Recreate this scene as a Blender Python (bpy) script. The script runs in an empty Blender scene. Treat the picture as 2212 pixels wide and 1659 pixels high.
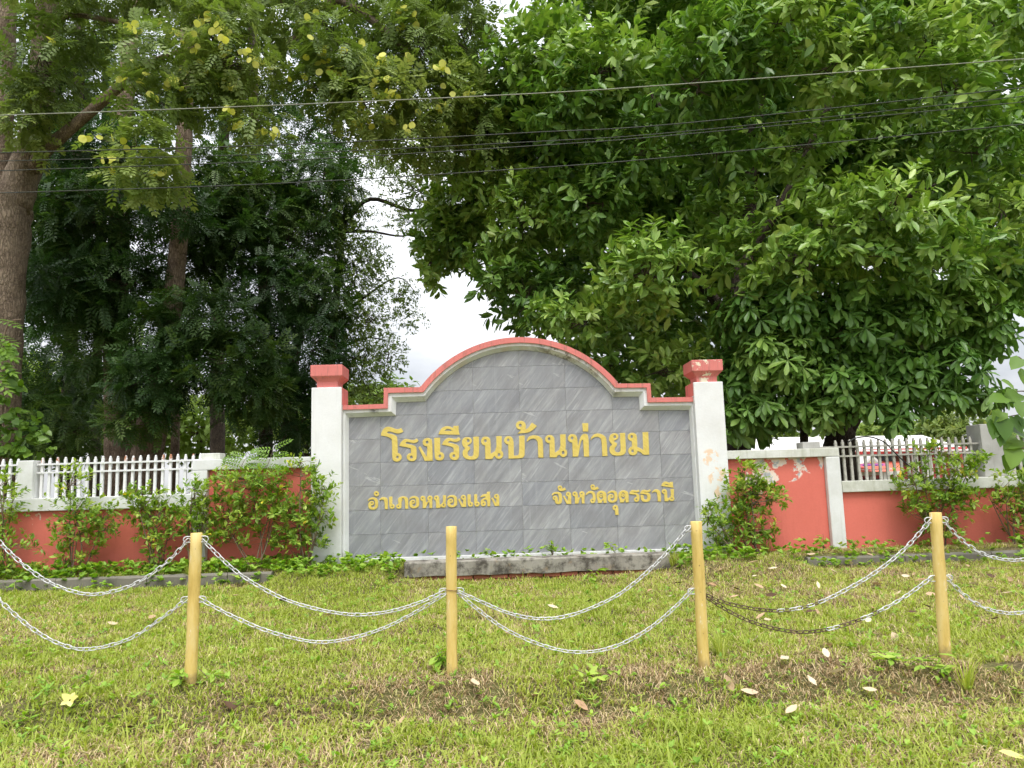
import bpy, bmesh, math, random
import numpy as np
from mathutils import Matrix, Vector

rng = np.random.default_rng(11)
random.seed(5)
SC = bpy.context.scene
COL = SC.collection

# ------------------------------------------------------------------ camera
CAM = np.array([-0.34668, -9.65591, 0.86690])
FW = np.array([0.02625072, 0.99083893, 0.13247306])
RT = np.array([0.99933135, -0.02263685, -0.02871296])
UP = np.array([0.02545115, -0.13313822, 0.99077064])
FPX = 1618.4                        # focal length for a picture 2212 px wide
cam = bpy.data.cameras.new('camera')
cam.sensor_width = 36.0
cam.lens = FPX / 2212 * 36.0
cam.clip_start = 0.05
cam.clip_end = 2000
cam_ob = bpy.data.objects.new('camera', cam)
COL.objects.link(cam_ob)
m = Matrix.Identity(4)
for i in range(3):
    m[i][0], m[i][1], m[i][2], m[i][3] = RT[i], UP[i], -FW[i], CAM[i]
cam_ob.matrix_world = m
SC.camera = cam_ob

# ------------------------------------------------------------------ sky and sun (bright overcast)
SUN_EL = math.radians(64)
world = bpy.data.worlds.new('World')
SC.world = world
world.use_nodes = True
wn = world.node_tree
wn.nodes.clear()
w_out = wn.nodes.new('ShaderNodeOutputWorld')
w_bg = wn.nodes.new('ShaderNodeBackground')
w_bg.inputs[1].default_value = 0.10
sky = wn.nodes.new('ShaderNodeTexSky')
sky.sky_type = 'NISHITA'
sky.sun_disc = False
sky.sun_elevation = SUN_EL
sky.sun_rotation = math.radians(172)
sky.dust_density = 3.0
tc = wn.nodes.new('ShaderNodeTexCoord')
sep = wn.nodes.new('ShaderNodeSeparateXYZ')
wn.links.new(tc.outputs['Generated'], sep.inputs[0])
nz = wn.nodes.new('ShaderNodeTexNoise')
nz.inputs['Scale'].default_value = 3.2
nz.inputs['Detail'].default_value = 7
nz.inputs['Roughness'].default_value = 0.55
mp = wn.nodes.new('ShaderNodeMapping')
mp.inputs['Scale'].default_value = (1, 1, 2.2)
wn.links.new(tc.outputs['Generated'], mp.inputs[0])
wn.links.new(mp.outputs[0], nz.inputs['Vector'])
cr = wn.nodes.new('ShaderNodeValToRGB')
cr.color_ramp.elements[0].position = 0.36
cr.color_ramp.elements[0].color = (0.54, 0.57, 0.62, 1)
cr.color_ramp.elements[1].position = 0.64
cr.color_ramp.elements[1].color = (0.97, 0.98, 1.0, 1)
wn.links.new(nz.outputs['Fac'], cr.inputs[0])
# an overcast sky grows brighter towards the zenith
mz = wn.nodes.new('ShaderNodeMath'); mz.operation = 'MAXIMUM'; mz.inputs[1].default_value = 0.0
wn.links.new(sep.outputs['Z'], mz.inputs[0])
mg = wn.nodes.new('ShaderNodeMath'); mg.operation = 'MULTIPLY_ADD'
mg.inputs[1].default_value = 14.0
mg.inputs[2].default_value = 5.0
wn.links.new(mz.outputs[0], mg.inputs[0])
vm = wn.nodes.new('ShaderNodeVectorMath'); vm.operation = 'SCALE'
wn.links.new(cr.outputs[0], vm.inputs[0])
wn.links.new(mg.outputs[0], vm.inputs['Scale'])
mx = wn.nodes.new('ShaderNodeMix'); mx.data_type = 'RGBA'
mx.inputs['Factor'].default_value = 0.90
wn.links.new(sky.outputs[0], mx.inputs['A'])
wn.links.new(vm.outputs[0], mx.inputs['B'])
wn.links.new(mx.outputs['Result'], w_bg.inputs[0])
wn.links.new(w_bg.outputs[0], w_out.inputs[0])

sun = bpy.data.lights.new('sun', 'SUN')
sun.energy = 1.5
sun.angle = math.radians(25)
sun.color = (1.0, 0.97, 0.92)
sun_ob = bpy.data.objects.new('sun', sun)
COL.objects.link(sun_ob)
_a = math.radians(172)
sd = Vector((math.sin(_a) * math.cos(SUN_EL), math.cos(_a) * math.cos(SUN_EL), math.sin(SUN_EL)))
sun_ob.rotation_euler = (-sd).to_track_quat('-Z', 'Y').to_euler()

SC.view_settings.view_transform = 'Standard'
SC.view_settings.look = 'None'
SC.view_settings.exposure = 0.85
SC.view_settings.gamma = 1.0
SC.view_settings.use_curve_mapping = False
SC.render.engine = 'CYCLES'
SC.cycles.max_bounces = 4
SC.cycles.diffuse_bounces = 3
SC.cycles.glossy_bounces = 2
SC.cycles.transmission_bounces = 3
SC.cycles.use_adaptive_sampling = True
SC.cycles.adaptive_threshold = 0.03
SC.cycles.use_denoising = True

# ------------------------------------------------------------------ helpers
def ray(u, v):
    return FW + RT * ((u - 1106) / FPX) - UP * ((v - 829.5) / FPX)
def at(u, v, Y):
    """point seen at picture position (u, v) standing on the plane y = Y"""
    d = ray(u, v)
    return CAM + d * ((Y - CAM[1]) / d[1])
def proj(W):
    d = np.asarray(W) - CAM
    z = d @ FW
    return np.stack([1106 + FPX * (d @ RT) / z, 829.5 - FPX * (d @ UP) / z, z], -1)
def unit(a):
    return a / np.maximum(np.linalg.norm(a, axis=-1, keepdims=True), 1e-9)

_perm = np.random.default_rng(3).random((64, 64))
def vnoise(x, y, s):
    x = np.asarray(x, float) * s + 100.3; y = np.asarray(y, float) * s + 57.7
    xi = np.floor(x).astype(int); yi = np.floor(y).astype(int)
    fx = x - xi; fy = y - yi
    fx = fx * fx * (3 - 2 * fx); fy = fy * fy * (3 - 2 * fy)
    g = lambda a, b: _perm[a % 64, b % 64]
    return (g(xi, yi) * (1 - fx) + g(xi + 1, yi) * fx) * (1 - fy) + (g(xi, yi + 1) * (1 - fx) + g(xi + 1, yi + 1) * fx) * fy
def fbm(x, y, s):
    return .5 * vnoise(x, y, s) + .3 * vnoise(x, y, s * 2.1) + .2 * vnoise(x, y, s * 4.3)
def sstep(a, b, x):
    t = np.clip((np.asarray(x, float) - a) / (b - a), 0, 1)
    return t * t * (3 - 2 * t)
def gz(x, y):
    """height of the ground"""
    x = np.asarray(x, float); y = np.asarray(y, float)
    lawn = -0.19 + (y + 0.75) * (0.13 / 3.95) - .075 * np.exp(-((x - .1) / 1.5) ** 4) * sstep(-3, -.8, y)
    crest = -4.82 + 0.10 * (fbm(x, 0 * x, .9) - .5)
    lawn = np.maximum(lawn, -0.33)
    drop = sstep(crest - .08, crest - 0.42, y)
    front = -0.46 + (y + 5.25) * 0.03
    z = lawn * (1 - drop) + np.minimum(front, -.46 + 0 * y) * drop
    st_ = sstep(-1.6, -1.45, x) * (1 - sstep(1.7, 1.85, x))
    bed = sstep(-0.74, -0.62, y) * (1 - st_) + sstep(-0.56, -0.44, y) * st_
    slope = sstep(-1.9, -0.6, y)
    soft = sstep(-3.0, -2.75, x) * (1 - sstep(-1.75, -1.45, x)) + sstep(1.7, 1.95, x) * (1 - sstep(2.9, 3.3, x))
    k = bed * (1 - soft) + slope * soft
    z = z * (1 - k) + (-0.07) * k
    amp = np.where(y > -0.3, 0.0, 1.0)
    return z + amp * (0.05 * (fbm(x, y, 1.3) - .5) + 0.03 * (vnoise(x, y, 5) - .5))
def ground_at(u, v):
    d = ray(u, v)
    t = 3.0
    for i in range(400):
        p = CAM + d * t
        if p[2] < gz(p[0], p[1]):
            break
        t += 0.03
    p[2] = gz(p[0], p[1])
    return p

def tag(o, label=None, cat=None, group=None, kind=None):
    if label: o['label'] = label
    if cat: o['category'] = cat
    if group: o['group'] = group
    if kind: o['kind'] = kind
    return o
def empty(name, loc, label=None, cat=None, group=None):
    o = bpy.data.objects.new(name, None)
    o.empty_display_size = 0.1
    o.location = loc
    COL.objects.link(o)
    return tag(o, label, cat, group)
def link(name, me, mat, parent=None):
    o = bpy.data.objects.new(name, me)
    if mat is not None and len(me.materials) == 0:
        me.materials.append(mat)
    COL.objects.link(o)
    if parent is not None:
        put(o, parent)
    return o
def wloc(o):
    l = o.location.copy()
    if o.parent: l += wloc(o.parent)
    return l
def put(o, parent):
    """parent while keeping the place; parents are never rotated"""
    l = wloc(parent)
    o.parent = parent
    o.location = o.location - l
def shade(me, smooth=True):
    me.polygons.foreach_set('use_smooth', np.full(len(me.polygons), smooth))
def np_mesh(name, V, T, rnd=None, smooth=False):
    """triangle mesh from arrays"""
    me = bpy.data.meshes.new(name)
    V = np.ascontiguousarray(V, np.float32).reshape(-1, 3); T = np.ascontiguousarray(T, np.int32).reshape(-1, 3)
    me.vertices.add(len(V)); me.vertices.foreach_set('co', V.ravel())
    me.loops.add(T.size); me.loops.foreach_set('vertex_index', T.ravel())
    me.polygons.add(len(T)); me.polygons.foreach_set('loop_start', np.arange(0, T.size, 3, dtype=np.int32))
    me.polygons.foreach_set('loop_total', np.full(len(T), 3, np.int32))
    if rnd is not None:
        a = me.attributes.new('rnd', 'FLOAT', 'POINT')
        a.data.foreach_set('value', np.ascontiguousarray(rnd, np.float32))
    me.update(calc_edges=True)
    if smooth: shade(me)
    return me
class MB:
    def __init__(s): s.v = []; s.f = []
    def add(s, V, F):
        n = len(s.v); s.v += [tuple(map(float, p)) for p in V]; s.f += [tuple(i + n for i in f) for f in F]; return s
    def box(s, x0, x1, y0, y1, z0, z1):
        return s.add([(x0, y0, z0), (x1, y0, z0), (x1, y1, z0), (x0, y1, z0), (x0, y0, z1), (x1, y0, z1), (x1, y1, z1), (x0, y1, z1)],
                     [(0, 3, 2, 1), (4, 5, 6, 7), (0, 1, 5, 4), (1, 2, 6, 5), (2, 3, 7, 6), (3, 0, 4, 7)])
    def loft(s, rings, cap=True):
        k = len(rings[0]); n = len(s.v)
        for r in rings: s.v += [tuple(map(float, p)) for p in r]
        for i in range(len(rings) - 1):
            for j in range(k):
                a = n + i * k + j; b = n + i * k + (j + 1) % k
                s.f.append((a, b, b + k, a + k))
        if cap:
            s.f.append(tuple(n + j for j in reversed(range(k))))
            s.f.append(tuple(n + (len(rings) - 1) * k + j for j in range(k)))
        return s
    def tube(s, pts, rad, seg=8, wob=0.0, cap=True):
        pts = np.asarray(pts, float)
        rad = np.broadcast_to(np.asarray(rad, float), (len(pts),))
        tan = unit(np.gradient(pts, axis=0))
        ref = np.array([0.0, 1, 0]) if abs(tan[0][1]) < .8 else np.array([1.0, 0, 0])
        rings = []
        for i, p in enumerate(pts):
            a = unit(np.cross(tan[i], ref)); b = np.cross(tan[i], a); ref = np.cross(a, tan[i])
            ang = np.arange(seg) * 2 * np.pi / seg
            rr = rad[i] * (1 + wob * (rng.random(seg) - .5))
            rings.append(p + (np.cos(ang) * rr)[:, None] * a + (np.sin(ang) * rr)[:, None] * b)
        return s.loft(rings, cap)
    def prism(s, poly, y0, y1):
        """outline in x,z pushed from y0 (front) to y1"""
        k = len(poly)
        return s.add([(x, y0, z) for x, z in poly] + [(x, y1, z) for x, z in poly],
                     [tuple(range(k)), tuple(reversed(range(k, 2 * k)))] + [(i, i + k, (i + 1) % k + k, (i + 1) % k) for i in range(k)])
    def mesh(s, name, smooth=False):
        me = bpy.data.meshes.new(name); me.from_pydata(s.v, [], s.f); me.update()
        bm = bmesh.new(); bm.from_mesh(me); bmesh.ops.recalc_face_normals(bm, faces=bm.faces); bm.to_mesh(me); bm.free()
        if smooth: shade(me)
        return me
    def build(s, name, mat, parent=None, smooth=False, bevel=0, loc=(0, 0, 0)):
        me = s.mesh(name, smooth)
        o = link(name, me, mat, None)
        if any(loc):
            me.transform(Matrix.Translation(-Vector(loc))); o.location = loc
        if parent is not None: put(o, parent)
        if bevel:
            b = o.modifiers.new('bevel', 'BEVEL'); b.width = bevel; b.segments = 2; b.limit_method = 'ANGLE'; b.angle_limit = math.radians(40)
        return o
def crom(pts, n):
    """smooth curve through points, n samples per piece"""
    P = np.asarray(pts, float); P = np.vstack([2 * P[0] - P[1], P, 2 * P[-1] - P[-2]])
    out = []
    for i in range(1, len(P) - 2):
        for t in np.linspace(0, 1, n, endpoint=False):
            a, b, c, d = P[i - 1:i + 3]
            out.append(.5 * (2 * b + (c - a) * t + (2 * a - 5 * b + 4 * c - d) * t * t + (3 * b - a - 3 * c + d) * t ** 3))
    out.append(P[-2])
    return np.array(out)

# ------------------------------------------------------------------ materials
def mat_new(name):
    mt = bpy.data.materials.new(name); mt.use_nodes = True
    nt = mt.node_tree
    return mt, nt, nt.nodes['Principled BSDF']
def N(nt, kind, **kw):
    n = nt.nodes.new(kind)
    for k, v in kw.items():
        if k.startswith('i_'):
            n.inputs[k[2:].replace('_', ' ')].default_value = v
        else: setattr(n, k, v)
    return n
def ramp(nt, src, stops):
    r = nt.nodes.new('ShaderNodeValToRGB')
    e = r.color_ramp.elements
    while len(e) < len(stops): e.new(0.5)
    for el, (p, c) in zip(e, stops):
        el.position = p; el.color = (*c, 1) if len(c) == 3 else c
    nt.links.new(src, r.inputs[0]); return r.outputs[0]
def mixc(nt, fac, a, b):
    x = nt.nodes.new('ShaderNodeMix'); x.data_type = 'RGBA'
    for s, val in (('Factor', fac), ('A', a), ('B', b)):
        if hasattr(val, 'is_linked'): nt.links.new(val, x.inputs[s])
        else: x.inputs[s].default_value = val if s == 'Factor' else (*val, 1)
    return x.outputs['Result']
def noise(nt, vec, scale, detail=5, rough=.6, mapping=None):
    if mapping is not None:
        for key, val in (('Rotation', mapping[0]), ('Scale', mapping[1])):
            mpn = nt.nodes.new('ShaderNodeMapping')
            nt.links.new(vec, mpn.inputs[0]); mpn.inputs[key].default_value = val
            vec = mpn.outputs[0]
    n = nt.nodes.new('ShaderNodeTexNoise')
    n.inputs['Scale'].default_value = scale; n.inputs['Detail'].default_value = detail; n.inputs['Roughness'].default_value = rough
    nt.links.new(vec, n.inputs['Vector']); return n.outputs['Fac']
def math_(nt, op, a, b=None, c=None):
    x = nt.nodes.new('ShaderNodeMath'); x.operation = op
    for i, v in enumerate((a, b, c)):
        if v is None: continue
        if hasattr(v, 'is_linked'): nt.links.new(v, x.inputs[i])
        else: x.inputs[i].default_value = v
    return x.outputs[0]
def bump(nt, bsdf, h, strength=.3, dist=.01):
    b = nt.nodes.new('ShaderNodeBump'); b.inputs['Strength'].default_value = strength; b.inputs['Distance'].default_value = dist
    nt.links.new(h, b.inputs['Height']); nt.links.new(b.outputs[0], bsdf.inputs['Normal'])
def geo_pos(nt): return nt.nodes.new('ShaderNodeNewGeometry').outputs['Position']
def obj_co(nt): return nt.nodes.new('ShaderNodeTexCoord').outputs['Object']
def sphere_mask(nt, pos, c, r0, r1):
    v = nt.nodes.new('ShaderNodeVectorMath'); v.operation = 'DISTANCE'
    nt.links.new(pos, v.inputs[0]); v.inputs[1].default_value = c
    mr = nt.nodes.new('ShaderNodeMapRange'); mr.inputs['From Min'].default_value = r0; mr.inputs['From Max'].default_value = r1
    mr.inputs['To Min'].default_value = 1; mr.inputs['To Max'].default_value = 0
    nt.links.new(v.outputs['Value'], mr.inputs[0]); return mr.outputs[0]

def leaf_mat(name, stops, trans=.35, rough=.42, spec=.4, back=None):
    mt, nt, b = mat_new(name)
    at_ = N(nt, 'ShaderNodeAttribute', attribute_name='rnd')
    c = ramp(nt, at_.outputs['Fac'], stops)
    nt.links.new(c, b.inputs['Base Color'])
    b.inputs['Roughness'].default_value = rough
    b.inputs['Specular IOR Level'].default_value = spec
    tr = N(nt, 'ShaderNodeBsdfTranslucent')
    hs = N(nt, 'ShaderNodeHueSaturation', i_Saturation=1.15, i_Value=1.25)
    nt.links.new(c, hs.inputs['Color']); nt.links.new(hs.outputs[0], tr.inputs[0])
    ms = N(nt, 'ShaderNodeMixShader'); ms.inputs[0].default_value = trans
    nt.links.new(b.outputs[0], ms.inputs[1]); nt.links.new(tr.outputs[0], ms.inputs[2])
    nt.links.new(ms.outputs[0], nt.nodes['Material Output'].inputs[0])
    return mt
M = {}
M['grass'] = leaf_mat('grass_blades', [(0, (.24, .32, .05)), (.45, (.39, .46, .085)), (.8, (.53, .56, .15)), (1, (.66, .58, .29))], .4, .6, .2)
M['straw'] = leaf_mat('dry_straw', [(0, (.20, .12, .065)), (.5, (.46, .33, .18)), (1, (.72, .58, .36))], .15, .7, .15)
M['cover'] = leaf_mat('cover_leaves', [(0, (.17, .31, .04)), (.6, (.30, .48, .07)), (1, (.46, .58, .11))], .38, .5, .3)
M['shrub'] = leaf_mat('shrub_leaves', [(0, (.11, .21, .03)), (.5, (.25, .39, .055)), (.93, (.46, .55, .10)), (.955, (.76, .60, .07)), (1, (.78, .54, .07))], .4, .42, .35)
M['ficus'] = leaf_mat('broad_leaves', [(0, (.06, .135, .03)), (.4, (.15, .28, .05)), (.75, (.29, .43, .085)), (1, (.45, .57, .15))], .26, .36, .45)
M['whorl'] = leaf_mat('whorled_leaves', [(0, (.08, .19, .04)), (.6, (.18, .33, .065)), (1, (.32, .47, .11))], .24, .36, .5)
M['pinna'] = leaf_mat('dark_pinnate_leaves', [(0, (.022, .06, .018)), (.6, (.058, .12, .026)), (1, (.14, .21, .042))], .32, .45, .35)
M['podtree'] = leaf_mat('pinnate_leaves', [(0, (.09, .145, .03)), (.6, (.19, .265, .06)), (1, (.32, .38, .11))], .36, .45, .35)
M['fartree'] = leaf_mat('far_leaves', [(0, (.10, .17, .03)), (.6, (.20, .29, .06)), (1, (.32, .40, .11))], .4, .6, .2)
M['vine'] = leaf_mat('vine_leaves', [(0, (.07, .16, .02)), (1, (.22, .36, .05))], .4, .4, .4)
M['pod'] = leaf_mat('seed_pods', [(0, (.62, .62, .10)), (1, (.80, .79, .22))], .4, .6, .2)
M['fallen'] = leaf_mat('fallen_leaf_tan', [(0, (.40, .24, .13)), (.6, (.58, .42, .27)), (1, (.70, .58, .42))], .1, .6, .2)
M['fallen_dark'] = leaf_mat('fallen_leaf_dark', [(0, (.05, .03, .02)), (1, (.16, .09, .05))], .05, .6, .2)
M['petal'] = leaf_mat('yellow_petals', [(0, (.75, .66, .22)), (1, (.82, .74, .30))], .3, .5, .2)

def plaster(name, base, dirt=(.30, .29, .25), amount=.5, streak=.5, patch=None, rough=.75):
    """painted render with soft stains, run-off streaks and fine relief"""
    mt, nt, b = mat_new(name)
    P = geo_pos(nt)
    n1 = noise(nt, P, 2.3, 8, .65)
    n2 = noise(nt, P, 5.0, 6, .6, ((0, 0, 0), (3.2, 3.2, .25)))
    n3 = noise(nt, P, 38, 4, .6)
    c = mixc(nt, math_(nt, 'MULTIPLY', ramp(nt, n1, [(.42, (0, 0, 0)), (.72, (1, 1, 1))]), amount * .55), base, dirt)
    c = mixc(nt, math_(nt, 'MULTIPLY', ramp(nt, n2, [(.55, (0, 0, 0)), (.75, (1, 1, 1))]), streak * .5), c, dirt)
    c = mixc(nt, math_(nt, 'MULTIPLY', ramp(nt, n3, [(.45, (0, 0, 0)), (.75, (1, 1, 1))]), .10), c, tuple(.55 * x for x in base))
    if patch: c = patch(nt, P, c)
    nt.links.new(c, b.inputs['Base Color'])
    b.inputs['Roughness'].default_value = rough
    b.inputs['Specular IOR Level'].default_value = .25
    bump(nt, b, math_(nt, 'ADD', n3, math_(nt, 'MULTIPLY', n1, 1.5)), .25, .006)
    return mt
def mould(nt, P, c):
    # black mould on the moulding of the right half of the arch, at the foot of the arc and in small spots
    n = noise(nt, P, 9, 9, .72)
    for ctr, r0, r1, lo, hi in (((.55, -.08, 2.56), .08, .42, .50, .60), ((.92, -.08, 2.36), .05, .32, .52, .63), ((1.23, -.08, 2.04), .0, .13, .42, .55),
                                ((-1.25, -.08, 2.04), .0, .12, .46, .57), ((-1.86, -.08, 1.86), .0, .09, .46, .57), ((-.18, -.08, 2.66), .0, .2, .55, .68), ((1.62, -.08, 2.06), .0, .1, .5, .62)):
        k = math_(nt, 'MULTIPLY', ramp(nt, n, [(lo, (0, 0, 0)), (hi, (1, 1, 1))]), sphere_mask(nt, P, ctr, r0, r1))
        c = mixc(nt, k, c, (.045, .04, .03))
    n = noise(nt, P, 4, 5, .6)
    for ctr, r in (((-.85, -.08, 2.3), .5), ((.9, -.08, 2.3), .7), ((0, -.08, 2.62), .5)):
        k = math_(nt, 'MULTIPLY', ramp(nt, n, [(.45, (0, 0, 0)), (.6, (1, 1, 1))]), math_(nt, 'MULTIPLY', sphere_mask(nt, P, ctr, .1, r), .6))
        c = mixc(nt, k, c, (.62, .50, .36))
    return c
def peach(nt, P, c):
    # old peach paint showing through on the right pillar
    n = noise(nt, P, 7, 5, .62)
    for ctr, r in (((2.40, -.17, 1.13), .16), ((2.49, -.17, .88), .2), ((2.52, -.17, .66), .16)):
        k = math_(nt, 'MULTIPLY', ramp(nt, n, [(.50, (0, 0, 0)), (.53, (1, 1, 1))]), ramp(nt, sphere_mask(nt, P, ctr, .0, r), [(.25, (0, 0, 0)), (.4, (1, 1, 1))]))
        c = mixc(nt, k, c, (.80, .60, .43))
    return c
def peel(nt, P, c):
    # flaked paint near the top of the right panel and one scar on the left wall
    n = noise(nt, P, 4.6, 6, .6); n2 = noise(nt, P, 11, 4, .6)
    tone = ramp(nt, n2, [(.40, (.42, .43, .44)), (.47, (.78, .70, .62)), (.60, (.84, .62, .50))])
    for ctr, r in (((3.12, -.05, .93), .34), ((3.45, -.05, .99), .26), ((3.02, -.05, .80), .22), ((3.75, -.05, 1.04), .2), ((-6.1, -.05, .62), .12)):
        k = math_(nt, 'MULTIPLY', ramp(nt, n, [(.50, (0, 0, 0)), (.52, (1, 1, 1))]), ramp(nt, sphere_mask(nt, P, ctr, .0, r), [(.22, (0, 0, 0)), (.3, (1, 1, 1))]))
        c = mixc(nt, k, c, tone)
    return c
def peel_cap(nt, P, c):
    n = noise(nt, P, 13, 6, .62)
    for ctr, r in (((2.33, -.2, 2.36), .16), ((2.55, -.2, 2.36), .07), ((2.42, -.2, 2.14), .17)):
        k = math_(nt, 'MULTIPLY', ramp(nt, n, [(.52, (0, 0, 0)), (.54, (1, 1, 1))]), ramp(nt, sphere_mask(nt, P, ctr, .0, r), [(.2, (0, 0, 0)), (.35, (1, 1, 1))]))
        c = mixc(nt, k, c, (.80, .72, .55))
    n3 = noise(nt, P, 6, 5, .6, ((0, 0, 0), (4, 4, .4)))
    k = math_(nt, 'MULTIPLY', ramp(nt, n3, [(.54, (0, 0, 0)), (.72, (1, 1, 1))]), .55)
    return mixc(nt, k, c, (.20, .13, .10))
WHITE = (.76, .765, .76)
M['white'] = plaster('white_render', WHITE, (.42, .40, .33), .55, .5, mould)
M['pillar'] = plaster('pillar_white_render', (.79, .79, .785), (.50, .48, .42), .5, .35, peach)
M['trim'] = plaster('wall_white_render', (.74, .745, .735), (.36, .36, .27), .75, .55)
M['mossy'] = plaster('mossy_white_render', (.70, .70, .65), (.24, .25, .13), 1.1, .8)
M['red'] = plaster('coral_render', (.70, .18, .135), (.52, .11, .08), .45, .4, peel)
M['coping'] = plaster('coral_coping', (.70, .22, .195), (.42, .12, .10), .4, .5, peel_cap)
M['grey_wall'] = plaster('grey_render', (.45, .44, .41), (.16, .15, .13), .8, .8)
def lichen(nt, P, c):
    n = noise(nt, P, 5, 9, .7)
    c = mixc(nt, ramp(nt, n, [(.46, (0, 0, 0)), (.60, (.9, .9, .9))]), c, (.06, .052, .042))
    n = noise(nt, P, 9, 7, .65)
    return mixc(nt, math_(nt, 'MULTIPLY', ramp(nt, n, [(.58, (0, 0, 0)), (.68, (1, 1, 1))]), .5), c, (.33, .24, .15))
M['old_concrete'] = plaster('old_concrete', (.33, .31, .265), (.14, .12, .10), 1.2, .8, lichen, .9)
M['kerb'] = plaster('kerb_concrete', (.20, .185, .15), (.09, .085, .06), 1.0, .8, None, .9)
M['brick'] = plaster('old_brick', (.32, .11, .065), (.10, .08, .06), 1.2, .6, None, .9)

def marble():
    mt, nt, b = mat_new('grey_marble')
    oi = N(nt, 'ShaderNodeObjectInfo')
    va = N(nt, 'ShaderNodeVectorMath', operation='SCALE'); va.inputs[0].default_value = (9.7, 5.3, 7.1)
    nt.links.new(oi.outputs['Random'], va.inputs['Scale'])
    vb = N(nt, 'ShaderNodeVectorMath', operation='ADD')
    nt.links.new(obj_co(nt), vb.inputs[0]); nt.links.new(va.outputs[0], vb.inputs[1])
    P = vb.outputs[0]
    rot = (0, math.radians(52), 0)
    n1 = noise(nt, P, 5.5, 9, .68, (rot, (.22, 1, 1.9)))
    n2 = noise(nt, P, 16, 6, .7, (rot, (.10, 1, 1.6)))
    n3 = noise(nt, P, 3.0, 4, .6)
    n4 = noise(nt, P, 2.1, 5, .6, ((0, math.radians(-24), 0), (.3, 1, 2.2)))
    c = ramp(nt, n1, [(.25, (.205, .208, .22)), (.5, (.29, .293, .307)), (.68, (.39, .393, .40)), (.85, (.52, .52, .525))])
    c = mixc(nt, math_(nt, 'MULTIPLY', ramp(nt, n2, [(.54, (0, 0, 0)), (.70, (1, 1, 1))]), .6), c, (.56, .56, .565))
    c = mixc(nt, math_(nt, 'MULTIPLY', ramp(nt, n4, [(.66, (0, 0, 0)), (.672, (.9, .9, .9)), (.69, (0, 0, 0))]), .6), c, (.62, .62, .62))
    c = mixc(nt, math_(nt, 'MULTIPLY', ramp(nt, n3, [(.45, (0, 0, 0)), (.75, (1, 1, 1))]), .35), c, (.185, .165, .16))
    v = ramp(nt, oi.outputs['Random'], [(0, (.91, .92, .95)), (.5, (1, 1, 1)), (1, (1.07, 1.06, 1.05))])
    ml = N(nt, 'ShaderNodeMix', data_type='RGBA', blend_type='MULTIPLY'); ml.inputs['Factor'].default_value = 1
    nt.links.new(c, ml.inputs['A']); nt.links.new(v, ml.inputs['B'])
    # rain streaks down the face
    g = noise(nt, geo_pos(nt), 6, 4, .6, ((0, 0, 0), (3.0, 3.0, .12)))
    c = mixc(nt, math_(nt, 'MULTIPLY', ramp(nt, g, [(.55, (0, 0, 0)), (.72, (1, 1, 1))]), .22), ml.outputs['Result'], (.44, .45, .47))
    nt.links.new(c, b.inputs['Base Color'])
    b.inputs['Roughness'].default_value = .38
    b.inputs['Specular IOR Level'].default_value = .4
    bump(nt, b, n2, .12, .002)
    return mt
M['marble'] = marble()
def gold():
    mt, nt, b = mat_new('gold_paint')
    P = geo_pos(nt)
    n = noise(nt, P, 30, 5, .6); n2 = noise(nt, P, 16, 5, .7, ((0, math.radians(-40), 0), (.5, 1, 2)))
    c = ramp(nt, n2, [(.3, (.60, .44, .085)), (.6, (.70, .54, .13)), (.85, (.77, .63, .23))])
    nt.links.new(c, b.inputs['Base Color']); b.inputs['Roughness'].default_value = .5; b.inputs['Metallic'].default_value = .0
    bump(nt, b, n2, .5, .006)
    return mt
M['gold'] = gold()
def simple(name, base, rough=.6, metal=0, var=.25, scale=20, stretch=(1, 1, 1), dark=None):
    mt, nt, b = mat_new(name)
    n = noise(nt, geo_pos(nt), scale, 6, .65, ((0, 0, 0), stretch))
    d = dark or tuple(x * (1 - var) for x in base)
    nt.links.new(ramp(nt, n, [(.35, d), (.62, base)]), b.inputs['Base Color'])
    b.inputs['Roughness'].default_value = rough; b.inputs['Metallic'].default_value = metal
    bump(nt, b, n, .15, .004)
    return mt
def post_mat():
    mt, nt, b = mat_new('yellow_painted_bamboo')
    P = geo_pos(nt)
    n = noise(nt, P, 7, 6, .65, ((0, 0, 0), (2.5, 2.5, .5))); n2 = noise(nt, P, 40, 3, .6, ((0, 0, 0), (1, 1, .3)))
    c = ramp(nt, n, [(.3, (.50, .34, .08)), (.5, (.66, .48, .145)), (.72, (.73, .57, .24))])
    c = mixc(nt, math_(nt, 'MULTIPLY', ramp(nt, n2, [(.66, (0, 0, 0)), (.72, (1, 1, 1))]), .6), c, (.80, .74, .58))
    s = noise(nt, P, 55, 2, .5)
    c = mixc(nt, ramp(nt, s, [(.72, (0, 0, 0)), (.75, (1, 1, 1))]), c, (.25, .15, .06))
    sp_ = N(nt, 'ShaderNodeSeparateXYZ'); nt.links.new(P, sp_.inputs[0])
    hgt = math_(nt, 'ADD', sp_.outputs['Z'], math_(nt, 'MULTIPLY', noise(nt, P, 14, 5, .6), -.22))
    c = mixc(nt, ramp(nt, math_(nt, 'ADD', hgt, 1.0), [(.56, (.85, .85, .85)), (.66, (0, 0, 0))]), c, (.20, .14, .08))
    nt.links.new(c, b.inputs['Base Color']); b.inputs['Roughness'].default_value = .5
    bump(nt, b, math_(nt, 'ADD', n, n2), .3, .004)
    return mt
M['post'] = post_mat()
M['chain'] = simple('white_chain', (.72, .72, .72), .45, .15, .35, 60)
M['rust'] = simple('rusty_chain', (.20, .13, .09), .7, .3, .7, 70, dark=(.05, .03, .02))
M['wire_tie'] = simple('rusty_wire', (.22, .12, .07), .7, .4)
M['picket'] = simple('white_picket_paint', (.78, .78, .77), .5, 0, .12, 12)
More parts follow.
